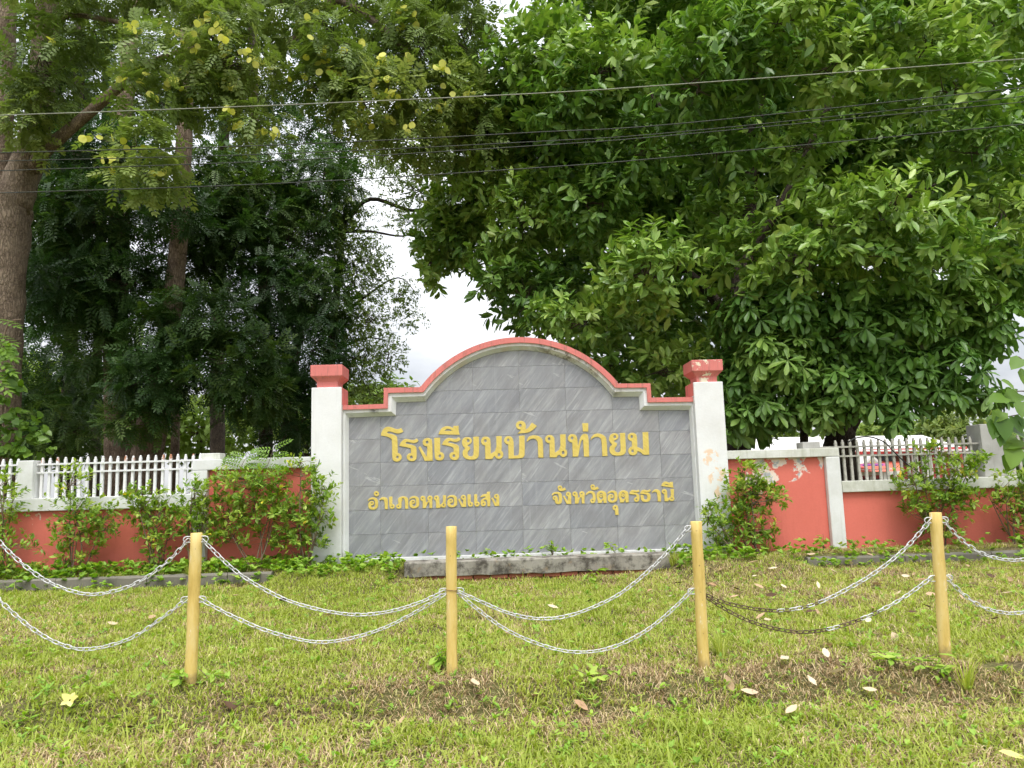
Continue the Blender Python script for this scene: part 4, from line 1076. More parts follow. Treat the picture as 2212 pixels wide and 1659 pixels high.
# ------------------------------------------------------------------ trees on the right
FIC = dict(twig=.34, up=.3, spread=.8, droop=.14, nrm_up=.75)
tree('broadleaf_tree', 'huge glossy broad-leaved tree towering behind the right half of the sign',
     [[(1597, 975, 2.8, .2), (1600, 880, 2.8, .19), (1592, 760, 2.9, .18), (1602, 600, 3, .17), (1620, 400, 3, .15), (1640, 150, 3, .12), (1650, -200, 3, .08)],
      [(1595, 720, 2.9, .1), (1520, 620, 2.8, .09), (1420, 540, 2.6, .07), (1310, 450, 2.5, .05), (1210, 390, 2.4, .03)], [(1605, 560, 3, .1), (1700, 420, 2.6, .08), (1780, 250, 2.3, .06), (1840, 90, 2, .03)],
      [(1600, 650, 3, .1), (1760, 520, 2.5, .07), (1950, 430, 2, .05), (2080, 380, 1.6, .03)], [(1612, 450, 3, .09), (1500, 330, 2.5, .07), (1400, 200, 2, .04)], [(1570, 985, 3.2, .11), (1572, 850, 3.2, .1), (1560, 700, 3.2, .08), (1500, 560, 3.2, .05)]],
     [(1310, 150, .9, 103, 63, .6), (1230, 220, 1.1, 90, 63, .6), (1170, 110, 1.6, 73, 71, .7), (1560, 100, .1, 103, 63, .6), (1500, 190, .1, 82, 50, .5), (1700, 60, 0, 103, 63, .6), (1640, 160, 0, 86, 38, .5), (1850, 60, .2, 95, 55, .6), (1800, 150, 0, 90, 46, .5),
      (2000, 100, .2, 99, 55, .6), (2050, 190, 0, 99, 38, .5), (2150, 60, .5, 77, 67, .6), (1390, 330, 1.2, 86, 55, .6), (1280, 430, 1.6, 86, 63, .6), (1140, 470, 2.2, 73, 63, .7), (1075, 580, 2.4, 43, 42, .5), (1150, 640, 2.3, 73, 55, .6),
      (1400, 590, .6, 86, 71, .6), (1250, 690, 1.5, 95, 38, .6), (1560, 330, .8, 64, 50, .5), (1570, 480, 1, 60, 50, .5), (1740, 320, .5, 73, 46, .5), (1780, 480, .2, 95, 55, .5), (1920, 470, -.2, 120, 71, .6), (2040, 540, -.2, 95, 42, .5), (1750, 570, .2, 86, 42, .5),
      (1640, 560, .6, 69, 50, .5), (1880, 560, 0, 95, 42, .5), (2120, 330, .5, 82, 67, .6), (2170, 480, .4, 47, 84, .5), (1430, 800, 1.6, 77, 42, .5), (1320, 790, 1.9, 69, 38, .5), (1080, 250, 2.2, 60, 70, .6), (1060, 340, 2.4, 60, 70, .6), (1020, 430, 2.8, 70, 60, .6), (960, 500, 3.2, 55, 55, .5), (930, 570, 3.2, 30, 30, .3), (1100, 160, 1.8, 50, 60, .5), (1000, 520, 3.4, 52, 50, .6), (1180, 330, 2.4, 77, 84, .8)],
     'broad', 'ficus', 'bark_dark', 3200, 11, (.15, .225), None, FIC, parts=300, ntw=420, twr=.012,
     back=([(1250, 350, 3.6, 150, 170, 1.2), (1450, 400, 3.8, 190, 230, 1.4), (1700, 350, 3.8, 210, 230, 1.4), (1950, 330, 3.6, 210, 220, 1.4), (2170, 400, 3.4, 120, 260, 1.2), (1350, 100, 3.4, 230, 140, 1.4), (1700, 30, 3.2, 300, 130, 1.4), (2050, 30, 3.2, 250, 140, 1.4),
      (1350, 640, 3.2, 170, 110, 1.1), (1500, 760, 3.2, 110, 80, .9), (1170, 600, 3.4, 90, 110, .9), (1400, -170, 2.4, 330, 120, 2), (1900, -170, 2.4, 380, 120, 2)], 5600, 'small', (.17, .26)),  # lumps above the view are added to block some light from overhead
     deep=([(1250, 300, 7, 200, 200, 1.5), (1500, 400, 7, 260, 300, 1.6), (1800, 350, 7, 260, 300, 1.6), (2100, 350, 7, 220, 330, 1.6), (1450, 50, 7, 330, 180, 1.8), (1900, 50, 7, 350, 180, 1.8), (1450, 730, 6.5, 190, 130, 1.2), (1750, 720, 6.5, 190, 140, 1.2), (2000, 640, 6.5, 170, 110, 1.2), (1240, 620, 6.5, 120, 110, 1), (1700, -330, 5, 600, 130, 2.5), (1300, -300, 4, 300, 110, 2)], 3600, 'small', (.3, .46)))  # rear leaves added against backlight; unseen ones above added to shade the crown
WH = dict(twig=.02, up=.45, spread=1.0, droop=.45, nrm_up=1.0, whorl=True)
tree('whorled_leaf_tree', 'tree with drooping umbrella-like whorls of leaves behind the right wall',
     [[(1812, 975, 2.6, .25), (1815, 935, 2.6, .23), (1790, 885, 2.5, .15), (1765, 835, 2.3, .12), (1740, 740, 2, .09), (1700, 640, 1.8, .06)], [(1818, 945, 2.6, .18), (1848, 895, 2.5, .13), (1880, 850, 2.3, .11), (1930, 760, 2, .08), (2000, 680, 1.7, .05)],
      [(1737, 985, 2.0, .07), (1737, 900, 2.0, .065), (1735, 780, 2.0, .05)], [(1880, 850, 2.3, .06), (1980, 780, 1.9, .045), (2080, 720, 1.4, .03)]],
     [(1620, 680, .9, 80, 65, .5), (1720, 660, .7, 100, 75, .6), (1680, 780, .8, 100, 75, .5), (1830, 700, .7, 110, 85, .6), (1800, 830, .7, 105, 50, .5), (1940, 680, .7, 100, 75, .6), (1940, 800, .7, 80, 60, .5), (2060, 650, .7, 100, 70, .6), (2050, 780, .7, 80, 55, .5), (2140, 700, .7, 45, 75, .4),
      (1935, 895, .6, 32, 40, .25), (2110, 855, .9, 60, 35, .35), (1600, 820, 1.3, 65, 75, .5), (1590, 900, 1.0, 45, 35, .3), (1665, 880, 1.0, 70, 45, .4), (1780, 885, .8, 80, 35, .4), (1870, 860, .7, 70, 40, .4), (2000, 850, .8, 70, 40, .4), (1640, 930, 1.6, 45, 25, .3), (2180, 600, .8, 50, 60, .4), (1720, 870, 1, 75, 35, .4)],
     'obov', 'whorl', 'bark_dark', 1450, 7, (.19, .27), None, WH, parts=300, ntw=200, twr=.011,
     back=([(1750, 740, 2.3, 200, 100, .9), (2000, 710, 2.3, 170, 90, .9)], 900, 'small', (.2, .27)))

# ------------------------------------------------------------------ far vegetation
FAR = dict(twig=.5, up=.4, spread=.9, droop=.1, nrm_up=.6)
for lab, bl, n, sz in (
        ('pale green bush seen between the trunks behind the white fence', [(430, 930, 17, 130, 55, 2), (330, 900, 17, 60, 45, 1.5)], 420, (.25, .45)),
        ('pale green bush behind the left tall wall panel', [(660, 935, 18, 110, 55, 2), (760, 900, 18, 70, 60, 1.6)], 420, (.25, .45)),
        ('dim green thicket at the far left behind the picket fence', [(150, 900, 14, 150, 90, 2), (40, 860, 14, 90, 90, 2)], 560, (.22, .4)),
        ('sunlit treetop showing low in the sky opening left of the arch', [(850, 868, 28, 60, 34, 2), (800, 890, 28, 40, 40, 2)], 260, (.3, .5)),
        ('distant green trees above the school roof behind the picket fence', [(1890, 945, 76, 70, 26, 5), (1960, 935, 78, 50, 28, 5)], 420, (.7, 1.1)),
        ('distant dark tree right of the school roof', [(2060, 925, 70, 65, 40, 5), (2050, 965, 70, 70, 40, 4)], 420, (.55, .9)),
        ('distant green trees behind the left end of the school', [(1680, 935, 78, 90, 32, 5), (1600, 945, 80, 70, 30, 5)], 360, (.7, 1.1)),
        ('distant low trees at the far right beyond the grey pier', [(2200, 985, 66, 90, 45, 5)], 300, (.7, 1.1)),
        ('distant tree line behind the sky opening', [(1000, 990, 90, 220, 60, 6), (1300, 1000, 90, 200, 50, 6)], 500, (.9, 1.4))):
    tree('far_tree', lab, [[(bl[0][0], bl[0][1] + 60, bl[0][2], .12 if bl[0][2] < 40 else .3), (bl[0][0] + 2, bl[0][1], bl[0][2], .08 if bl[0][2] < 40 else .2)]], bl, 'small', 'fartree' if 'dark' not in lab else 'podtree', 'bark_dark', n, 9, sz, 'trees and bushes far behind', FAR, ntw=20, twr=.03)

# ------------------------------------------------------------------ school building behind the right fence
SB = empty('school_building', tuple(np.append(at(1860, 1030, 58)[:2], 0)), 'low school building with pale roof and coral lower roof behind the grey picket fence', 'building')
def quad_slab(name, mt, a, b, c, d, th=.12):
    P = [np.array(q, float) for q in (a, b, c, d)]; nrm = unit(np.cross(P[1] - P[0], P[3] - P[0])); 
    return MB().add([tuple(p) for p in P] + [tuple(p - nrm * th) for p in P], [(0, 1, 2, 3), (7, 6, 5, 4), (0, 4, 5, 1), (1, 5, 6, 2), (2, 6, 7, 3), (3, 7, 4, 0)]).build(name, M[mt], SB)
def fbox(name, mt, u0, v0, u1, v1, Y0, dep, parent=None):
    a = at(u0, v1, Y0); b = at(u1, v0, Y0)
    return MB().box(a[0], b[0], Y0, Y0 + dep, a[2], b[2]).build(name, M[mt], parent or SB)
quad_slab('upper_roof', 'roof_white', at(1560, 975, 60), at(2100, 972, 60), at(1992, 940, 66), at(1600, 946, 66))
fbox('upper_wall', 'bld_red', 1575, 973, 2085, 1060, 61.5, 6)
fbox('eave_band', 'bld_red', 1570, 975, 2090, 979, 60.2, .2)
for i, u in enumerate(np.arange(1590, 1930, 30)):
    w_ = fbox('window', 'window', u, 980, u + 24, 996, 61.44, .05)
    fbox('mullion', 'bld_brown', u + 10.5, 980, u + 13.5, 996, 61.38, .05, w_)
for u in (1932, 1958, 1984): fbox('shutter', 'bld_brown', u, 981, u + 22, 1008, 61.42, .07)
for u in (1980, 2010, 2070): fbox('column', 'bld_white', u - 3, 976, u + 2, 1060, 60.6, .2)
quad_slab('lower_roof', 'roof_red', at(1560, 1024, 56), at(1945, 1023, 56), at(1945, 996, 61.3), at(1560, 998, 61.3))
fbox('fascia', 'bld_white', 1560, 1025, 1950, 1028.5, 56.0, .1)
for u in np.arange(1570, 1950, 26): fbox('column', 'bld_white', u, 1029, u + 5, 1062, 56.2, .25)
for i, u in enumerate(np.arange(1578, 1940, 26)): fbox('door', 'bld_brown' if i % 2 else 'window', u, 1034, u + 15, 1062, 61.4, .06)
g_ = [at(u, v, 55.4) for u, v in ((1866, 1001), (1905, 1001), (1885, 983))]
MB().prism([(p[0], p[2]) for p in g_], 55.4, 58.5).build('porch_gable', M['bld_white'], SB)
g_ = [at(u, v, 55.3) for u, v in ((1873, 1000), (1898, 1000), (1885.5, 988.5))]
gi = MB().prism([(p[0], p[2]) for p in g_], 55.32, 55.39).build('gable_panel', M['grey_wall'], SB)
g_ = [at(u, v, 55.2) for u, v in ((1880, 1000), (1892, 1000), (1889, 995), (1886, 990.5), (1883, 995))]
MB().prism([(p[0], p[2]) for p in g_], 55.24, 55.31).build('ornament', M['ornament'], gi)
bn = fbox('banner', 'banner', 1853, 1000.5, 1918, 1008, 55.1, .1)
fbox('lettering', 'banner_ink', 1864, 1003, 1881, 1005.6, 55.05, .04, bn); fbox('lettering', 'banner_ink', 1886, 1003, 1908, 1005.6, 55.05, .04, bn)
fbox('porch_eave', 'roof_red', 1851, 1008.6, 1921, 1011, 55.0, .6); fbox('porch_band', 'bld_white', 1847, 1011.2, 1930, 1016, 55.3, 1.2); fbox('porch_eave', 'roof_red', 1845, 1016.4, 1932, 1019, 54.8, 1.2)
for u in (1858, 1912): fbox('porch_column', 'bld_white', u, 1019, u + 4, 1062, 55.2, .3)

# ------------------------------------------------------------------ leafy branch reaching in at the right edge, vine and fronds at the left edge
OB = empty('overhanging_branch', at(2230, 900, -1.4), 'branch with large heart-shaped leaves reaching in at the right picture edge', 'branch')
b = MB()
for pl in ([(2330, 860), (2250, 850), (2200, 845), (2165, 858)], [(2330, 870), (2250, 890), (2205, 895), (2150, 905)], [(2330, 880), (2260, 940), (2220, 960), (2185, 985)], [(2330, 845), (2260, 800), (2215, 780), (2200, 770)]):
    b.tube(crom([at(u, v, -1.4) for u, v in pl], 5), np.linspace(.012, .004, 16), 5)
b.build('twig', M['stem'], OB, smooth=True)
V, T = TM['heart']; hv = []
for lev in (.15, .45, .8):
    me = np_mesh('leaf', V, T, np.full(len(V), lev)); me.materials.append(M['vine']); hv.append(me)
for u, v, ang, s, lv in ((2200, 850, 200, .25, 1), (2170, 858, 190, .24, 1), (2190, 838, 150, .2, 2), (2208, 868, 250, .2, 1), (2165, 890, 215, .2, 2), (2155, 905, 185, .18, 1), (2190, 900, 280, .2, 0), (2165, 905, 262, .26, 0), (2150, 912, 245, .22, 0),
                         (2205, 905, 285, .2, 0), (2200, 950, 200, .26, 2), (2190, 965, 245, .28, 2), (2212, 940, 160, .24, 1), (2185, 985, 235, .22, 1), (2215, 985, 270, .22, 0), (2205, 775, 215, .22, 1), (2215, 800, 250, .2, 2), (2222, 830, 120, .2, 1), (2160, 930, 255, .2, 0)):
    o = link('leaf', hv[lv], None); o.location = at(u, v, -1.4 - .2 * rng.random())
    a = math.radians(ang); d = np.array([[math.cos(a), -.35, math.sin(a)]]); nn = np.array([[.2 * rng.normal(), -.8, .75]])
    o.rotation_euler = Matrix(frames(d, nn)[0].tolist()).to_euler(); o.scale = (s, s, s); put(o, OB)
VN = empty('climbing_vine', at(10, 930, 1.5), 'heart-leaved vine climbing the forked trunk at the left edge', 'vine')
c, o_, B, bi = blob_points([(25, 930, 1.45, 60, 45, .2), (10, 780, 1.5, 25, 40, .15), (15, 850, 1.5, 20, 60, .12), (60, 960, 1.4, 45, 30, .2), (10, 990, 1.4, 70, 20, .2)], 120)
pos, d, nr, sz, rn = cluster_leaves(c, o_, 3, None, twig=.1, size=(.09, .16), droop=.6, nrm_up=.4)
nr = unit(nr + np.array([0, -1.0, 0]))
o = link('foliage', leaf_mesh('foliage', 'heart', pos - np.array(VN.location), d, nr, sz, rn), M['vine']); o.parent = VN; tag(o, kind='stuff')
b = MB()
for pl in ([(-30, 1000), (0, 930), (8, 850), (5, 760), (18, 700), (45, 690)], [(-10, 1000), (30, 960), (60, 940), (80, 960)]): b.tube(crom([at(u, v, 1.6) for u, v in pl], 5), .012, 5)
b.build('stem', M['stem'], VN, smooth=True)
FN = empty('feathery_sapling', at(5, 990, 1.0), 'bright feathery fronds of a sapling at the left picture edge', 'sapling')
fp = np.array([at(u, v, 1.0) for u, v in ((-22, 690), (-25, 720), (-22, 745), (-20, 770), (-15, 735), (-25, 800), (-30, 705))])
fd = np.array([[1, -.3, -.1 - .12 * i] for i in range(7)])
o = link('frond', leaf_mesh('frond', 'pinnate', fp - np.array(FN.location), fd, np.tile([[.1, -.5, 1.0]], (7, 1)), np.full(7, .45), np.linspace(.5, 1, 7)), M['vine']); o.parent = FN
MB().tube(crom([at(u, v, 1.02) for u, v in ((-25, 1060), (-24, 900), (-22, 780), (-20, 690))], 5), .014, 5).build('stem', M['stem'], FN, smooth=True)

# ------------------------------------------------------------------ shrubs along the walls
SHR = dict(twig=.09, up=.75, spread=.85, droop=.0, nrm_up=.9)
def shrub(label, ub, blobs, n, yb=-.38, size=(.052, .085), stems=6, K=8):
    x = at(ub, 1190, yb)[0]
    base = np.array([x, yb, float(gz(x, yb))])
    e = empty('shrub', base, label, 'shrub', 'shrubs along the wall')
    n = int(n * .86)
    c, o, B, bi = blob_points(blobs, n, .5)
    pos, d, nr, sz, rn = cluster_leaves(c, o, K, None, size=size, **SHR)
    fo = link('foliage', leaf_mesh('foliage', 'broad' if n < 120 else 'small', pos - base, d, nr, sz * 1.1, rn), M['shrub']); fo.parent = e; tag(fo, kind='stuff')
    b = MB()
    st_ = []
    for i in range(stems):
        a = base + np.array([rng.normal() * .07, rng.normal() * .04, -.05])
        t = B[rng.choice(len(B)), :3] + (rng.random(3) - .5) * .2
        P = crom([a, a * .6 + t * .4 + (rng.random(3) - .5) * .12, t], 5); st_.append(P)
        b.tube(P, np.linspace(.011, .005, len(P)), 5)
    allp = np.vstack([P[3:] for P in st_])
    for cc in c[:int(n * .5)]:
        k = np.argmin(np.linalg.norm(allp - cc, axis=1) + rng.random(len(allp)) * .15); s = allp[k]
        b.tube([s, (s + cc) / 2 + (rng.random(3) - .5) * .06, cc], [.0045, .0035, .002], 3, cap=False)
    b.build('stems', M['stem'], e)
Ys = -.36
shrub('shrub cut by the left picture edge, in front of the white pier', 5, [(15, 1050, Ys, 40, 40, .12), (10, 1120, Ys, 40, 40, .14), (25, 1195, -.5, 50, 40, .16), (-30, 1120, Ys, 50, 90, .2)], 190)
shrub('shrub reaching up the white pickets, second from the left edge', 170, [(165, 1040, Ys, 35, 30, .1), (160, 1095, Ys, 60, 35, .13), (175, 1145, Ys, 75, 40, .15), (150, 1195, Ys, 60, 25, .13), (225, 1130, Ys, 40, 45, .12)], 230)
shrub('shrub below the right end of the white picket fence', 335, [(320, 1075, Ys, 55, 25, .1), (340, 1120, Ys, 60, 40, .13), (350, 1165, Ys, 50, 35, .13), (295, 1100, Ys, 30, 30, .1)], 190)
shrub('shrub hiding the white end post of the left tall panel', 425, [(435, 1065, Ys, 40, 28, .11), (415, 1110, Ys, 40, 35, .12), (445, 1140, Ys, 35, 30, .12)], 150)
shrub('widest shrub in front of the left coral tall panel', 545, [(520, 1040, Ys, 60, 25, .11), (580, 1045, Ys, 45, 25, .11), (540, 1090, Ys, 80, 40, .14), (500, 1125, Ys, 45, 35, .12), (600, 1100, Ys, 50, 40, .12), (490, 1160, Ys, 35, 20, .1)], 330)
shrub('shrub leaning over the left white pillar of the sign', 655, [(650, 1015, Ys, 30, 30, .1), (690, 1050, -.42, 35, 28, .1), (660, 1080, Ys, 50, 35, .12), (640, 1130, Ys, 50, 35, .12), (690, 1120, -.42, 35, 28, .1), (650, 1170, Ys, 55, 30, .12), (560, 1165, Ys, 35, 20, .1)], 290)
shrub('bushy shrub against the right coral panel beside the pillar', 1625, [(1615, 1030, Ys, 45, 28, .11), (1600, 1070, Ys, 40, 30, .12), (1640, 1065, Ys, 45, 30, .12), (1615, 1105, Ys, 45, 28, .12), (1680, 1070, Ys, 25, 20, .08), (1640, 1150, Ys, 40, 25, .1), (1600, 1150, Ys, 30, 25, .1)], 290)
shrub('small spindly shrub at the foot of the right white pillar', 1575, [(1545, 1110, -.45, 30, 20, .09), (1555, 1145, -.45, 30, 18, .09), (1560, 1175, -.45, 28, 15, .09)], 80, -.42, stems=4)
shrub('spreading shrub rising over the right picket fence', 2030, [(2010, 985, Ys, 45, 30, .11), (2070, 1010, Ys, 50, 30, .12), (1985, 1050, Ys, 55, 30, .12), (2060, 1060, Ys, 55, 35, .13), (1960, 1040, Ys, 35, 20, .1), (2110, 1000, Ys, 45, 20, .1), (2040, 1100, Ys, 60, 35, .13), (2090, 1085, Ys, 35, 30, .1), (2030, 1150, Ys, 40, 25, .1), (1980, 1100, Ys, 30, 30, .1)], 380)
shrub('shrub cut by the right picture edge', 2205, [(2190, 1040, Ys, 45, 30, .12), (2195, 1090, Ys, 40, 35, .12), (2205, 1140, Ys, 35, 35, .12), (2160, 1080, Ys, 25, 20, .1), (2240, 1080, Ys, 50, 70, .15)], 200)
# two wild compound-leaved shoots growing over the left wall cap
for lab, p in (('taller wild shoot with paired leaflets rising over the left wall cap', [(545, 1065), (565, 1030), (580, 1000), (592, 965)]), ('shorter wild shoot with paired leaflets left of the taller one', [(505, 1065), (512, 1030), (525, 1000), (535, 985)])):
    P = crom([at(u, v, -.2) for u, v in p], 6)
    e = empty('wild_shoot', P[0], lab, 'plant', 'wild shoots')
    MB().tube(P, np.linspace(.006, .002, len(P)), 5).build('stem', M['stem'], e)
    k = np.arange(3, len(P), 2); n = len(k) * 2; sd_ = np.tile([1, -1], len(k))
    d = np.stack([sd_ * 1.0, -.2 * np.ones(n), .35 + .2 * rng.normal(size=n)], 1)
    o = link('fronds', leaf_mesh('fronds', 'pinnate', np.repeat(P[k], 2, 0) - P[0], d, np.tile([[0, -.8, .7]], (n, 1)), .17 + .06 * rng.random(n), .5 + .5 * rng.random(n)), M['vine']); o.parent = e

# ------------------------------------------------------------------ grass, straw and low plants
def frustum_xy(n, y0, y1, bias=1.0):
    y = y0 + (y1 - y0) * rng.random(n) ** bias
    dist = y - CAM[1]
    x = CAM[0] + dist * .026 + (rng.random(n) * 2 - 1) * (dist * .70 + .45)
    return x, y
def dryness(x, y):
    crest = -4.95
    bank = np.exp(-((y - crest - .12 * (vnoise(x, 0 * x, 1.3) - .5)) / .3) ** 2) * sstep(-3.2, -1.2, x) * (.25 + 1.1 * sstep(.38, .56, fbm(x + 3, y, 2.4)))
    patch = sstep(.48, .62, fbm(x, y, 2.0)) * (.5 + fbm(x, y, 6))
    right = .35 * sstep(.5, 2.5, x) * sstep(-4.5, -2.0, y)
    front = .45 * sstep(.47, .62, fbm(x + 9, y, 1.7)) * sstep(-4.9, -5.4, y)
    return np.clip(bank * .9 + .45 * patch + right + front, 0, 1)
def clear(x, y):
    """no grass inside the step, kerbs and walls"""
    k = (y > -.12) | ((y > -.62) & (x > -1.46) & (x < 1.73)) | ((y > -.74) & (y < -.62) & ((x < -2.95) | (x > 3.3))) | ((y > -4.96) & (y < -4.84) & (x > 2.6))
    return ~k
def blades(name, x, y, L, Wd, rn, lean, mat, kindlab):
    n = len(x); z = gz(x, y)
    az = rng.random(n) * 2 * np.pi
    h = np.stack([np.cos(az), np.sin(az), 0 * az], 1); side = np.stack([-np.sin(az), np.cos(az), 0 * az], 1)
    p = np.stack([x, y, z - .004], 1)
    l1 = lean * .55; l2 = lean * 1.25
    m_ = p + (h * np.sin(l1)[:, None] + UPV * np.cos(l1)[:, None]) * (L * .55)[:, None]
    t = m_ + (h * np.sin(l2)[:, None] + UPV * np.cos(l2)[:, None]) * (L * .5)[:, None]
    s = side * (Wd / 2)[:, None]
    V = np.stack([p - s * .8, p + s * .8, m_ + s, m_ - s, t], 1).reshape(-1, 3)
    T = np.array([(0, 1, 2), (0, 2, 3), (3, 2, 4)])[None] + (np.arange(n) * 5)[:, None, None]
    o = link(name, np_mesh(name, V, T.reshape(-1, 3), np.repeat(rn, 5)), mat)
    tag(o, *kindlab, kind='stuff'); return o
x, y = frustum_xy(310000, -7.1, -.1, .80)
dr = dryness(x, y)
tuft = fbm(x * 2.1 + 4, y * 2.1, 2.2)
kp = clear(x, y) & (rng.random(len(x)) > dr * .86) & (rng.random(len(x)) < .45 + tuft)
x, y, dr, tuft = x[kp], y[kp], dr[kp], tuft[kp]
n = len(x)
L = (.024 + .046 * rng.random(n) ** 1.3) * (.55 + 1.0 * tuft) * np.where(y < -5.1, 1.15, 1.0)
L = L * np.where(rng.random(n) < .02, 2.0, 1.0)
rn = np.clip(.15 + .38 * rng.random(n) + .35 * fbm(x, y, .8) + .35 * dr - .1, 0, 1)
blades('lawn_grass', x, y, L, (.005 + .0055 * rng.random(n)) * np.where(y < -4.9, 1.1, 1.0), rn, .45 + 1.05 * rng.random(n), M['grass'], ('short bright green carpet grass covering the lawn', 'grass'))
x, y = frustum_xy(230000, -7.1, -.15, .85)
dr = dryness(x, y); kp = clear(x, y) & (rng.random(len(x)) < .16 + .8 * dr)
x, y = x[kp], y[kp]; n = len(x)
blades('dry_straw', x, y, .03 + .08 * rng.random(n), .0026 + .003 * rng.random(n), rng.random(n), 1.15 + .4 * rng.random(n), M['straw'], ('dry brown straw and thatch lying in the grass', 'straw'))
# broad-leaved weeds: dense along the beds and beside the step, scattered on the lawn and bank
def cover(name, x, y, hgt, size, kind, mat, lab, K=4):
    n = len(x); c = np.stack([x, y, gz(x, y) + hgt], 1)
    pos, d, nr, sz, rn = cluster_leaves(c, np.tile(UPV, (n, 1)) + .6 * rv(n), K, None, twig=.02, up=.5, spread=1.1, droop=.05, nrm_up=1.6, size=size)
    o = link(name, leaf_mesh(name, kind, pos, d, nr, sz, rn), mat); tag(o, *lab, kind='stuff'); return o
def bed(n, x0, x1, y0, y1): return x0 + (x1 - x0) * rng.random(n), y0 + (y1 - y0) * rng.random(n)
bx, by = map(np.concatenate, zip(bed(1500, -7, -2.66, -.66, -.14), bed(170, -7, -2.8, -.85, -.66), bed(420, -2.75, -1.5, -1.1, -.12), bed(160, -2.2, 2.2, -.37, -.09), bed(330, 1.74, 2.7, -1.0, -.14), bed(330, 2.7, 7, -.78, -.13), bed(160, 2.9, 7, -1.0, -.78)))
den = fbm(bx, by, 2.3); kp = rng.random(len(bx)) < .1 + 1.0 * den
bx, by = bx[kp], by[kp]
cover('ground_cover', bx, by, .02 + .12 * rng.random(len(bx)) ** 1.5, (.035, .07), 'heart', M['cover'], ('low heart-leaved ground cover along the walls and kerbs', 'ground cover'), 5)
x, y = frustum_xy(5200, -6.9, -.9); dr = dryness(x, y)
kp = clear(x, y) & (rng.random(len(x)) < .15 + .75 * fbm(x, y, 1.6) ** 1.5 + .3 * np.exp(-((y + 5.0) / .3) ** 2))
x, y = x[kp], y[kp]
cover('lawn_weeds', x, y, .012 + .03 * rng.random(len(x)), (.024, .052), 'broad', M['cover'], ('small broad-leaved weeds scattered through the lawn', 'weeds'), 5)
# single weeds that stand out
def weed(label, u, v, hgt, spread, nlv, size, Yd=None):
    p = ground_at(u, v) if Yd is None else np.array([at(u, v, Yd)[0], Yd, -.03])
    e = empty('weed', p, label, 'weed', 'single weeds')
    b = MB(); ps = []; ds = []
    for i in range(max(3, nlv // 5)):
        tip = p + np.array([rng.normal() * spread, rng.normal() * spread * .4, hgt * (.6 + .4 * rng.random())])
        b.tube([p, (p + tip) / 2 + np.array([0, 0, hgt * .1]), tip], [.003, .0025, .0015], 4, cap=False)
        for k in range(5):
            f = .35 + .65 * rng.random(); ps.append(p + (tip - p) * f); ds.append(rv(1)[0] * np.array([1, 1, .3]) + np.array([0, -.2, 0]))
    n = len(ps)
    b.build('stems', M['stem'], e)
    o = link('leaves', leaf_mesh('leaves', 'broad', np.array(ps) - p, np.array(ds), np.tile(UPV, (n, 1)) + .5 * rv(n), size * (.7 + .6 * rng.random(n)), .4 + .6 * rng.random(n)), M['cover']); o.parent = e
weed('leafy weed clump in front of the tiles right of centre, highest one', 1193, 1198, .22, .07, 30, .085, -.2)
weed('weed with grassy arching blades at the tile foot right of centre', 1330, 1192, .17, .1, 14, .09, -.2)
weed('small upright weed at the tile foot by the left end', 840, 1203, .12, .04, 10, .08, -.25)
weed('yellow-green weed at the foot of the wire-tied post', 955, 1452, .16, .05, 20, .09)
weed('leafy weed at the foot of the leftmost post', 388, 1490, .12, .1, 24, .08)
weed('weed to the right of the foot of the leftmost post', 455, 1478, .1, .08, 14, .07)
weed('round-leaved weed patch on the bank right of the wire-tied post', 1300, 1478, .07, .16, 26, .075)
weed('broad-leaved weed on the bank left of the rightmost post', 1945, 1445, .1, .12, 26, .085)
weed('tall weed by the foot of the rightmost post', 2015, 1465, .12, .08, 18, .085)
weed('lone weed against the coral wall beside the white end post', 1780, 1190, .22, .05, 20, .08)
weed('slender weed in front of the mossy concrete step', 1275, 1262, .2, .05, 10, .11)
# tall grass tufts against the right wall
for lab, u, v in (('grass tuft against the right coral panel', 1655, 1196), ('grass tuft at the right end of the concrete step', 1455, 1225), ('grass tuft at the left bed kerb', 412, 1262), ('grass tuft on the bank beside the third post', 1560, 1420), ('grass tuft at lower right of the lawn', 2090, 1500)):
    p = ground_at(u, v); n = 46
    e = empty('grass_tuft', p, lab, 'grass tuft', 'tall grass tufts')
    a = rng.random(n) * 2 * np.pi; ln = .2 + .9 * rng.random(n); L = .12 + .16 * rng.random(n)
    h = np.stack([np.cos(a), np.sin(a), 0 * a], 1); s = np.stack([-np.sin(a), np.cos(a), 0 * a], 1) * .0035
    q0 = np.array([0, 0, -.01]) + h * .02; m_ = q0 + (h * np.sin(ln * .5)[:, None] + UPV * np.cos(ln * .5)[:, None]) * (L * .6)[:, None]; t = m_ + (h * np.sin(ln * 1.4)[:, None] + UPV * np.cos(ln * 1.4)[:, None]) * (L * .5)[:, None]
    V = np.stack([q0 - s, q0 + s, m_ + s, m_ - s, t], 1).reshape(-1, 3)
    T = (np.array([(0, 1, 2), (0, 2, 3), (3, 2, 4)])[None] + (np.arange(n) * 5)[:, None, None]).reshape(-1, 3)
    o = link('blades', np_mesh('blades', V, T, np.repeat(.2 + .6 * rng.random(n), 5)), M['grass']); o.parent = e
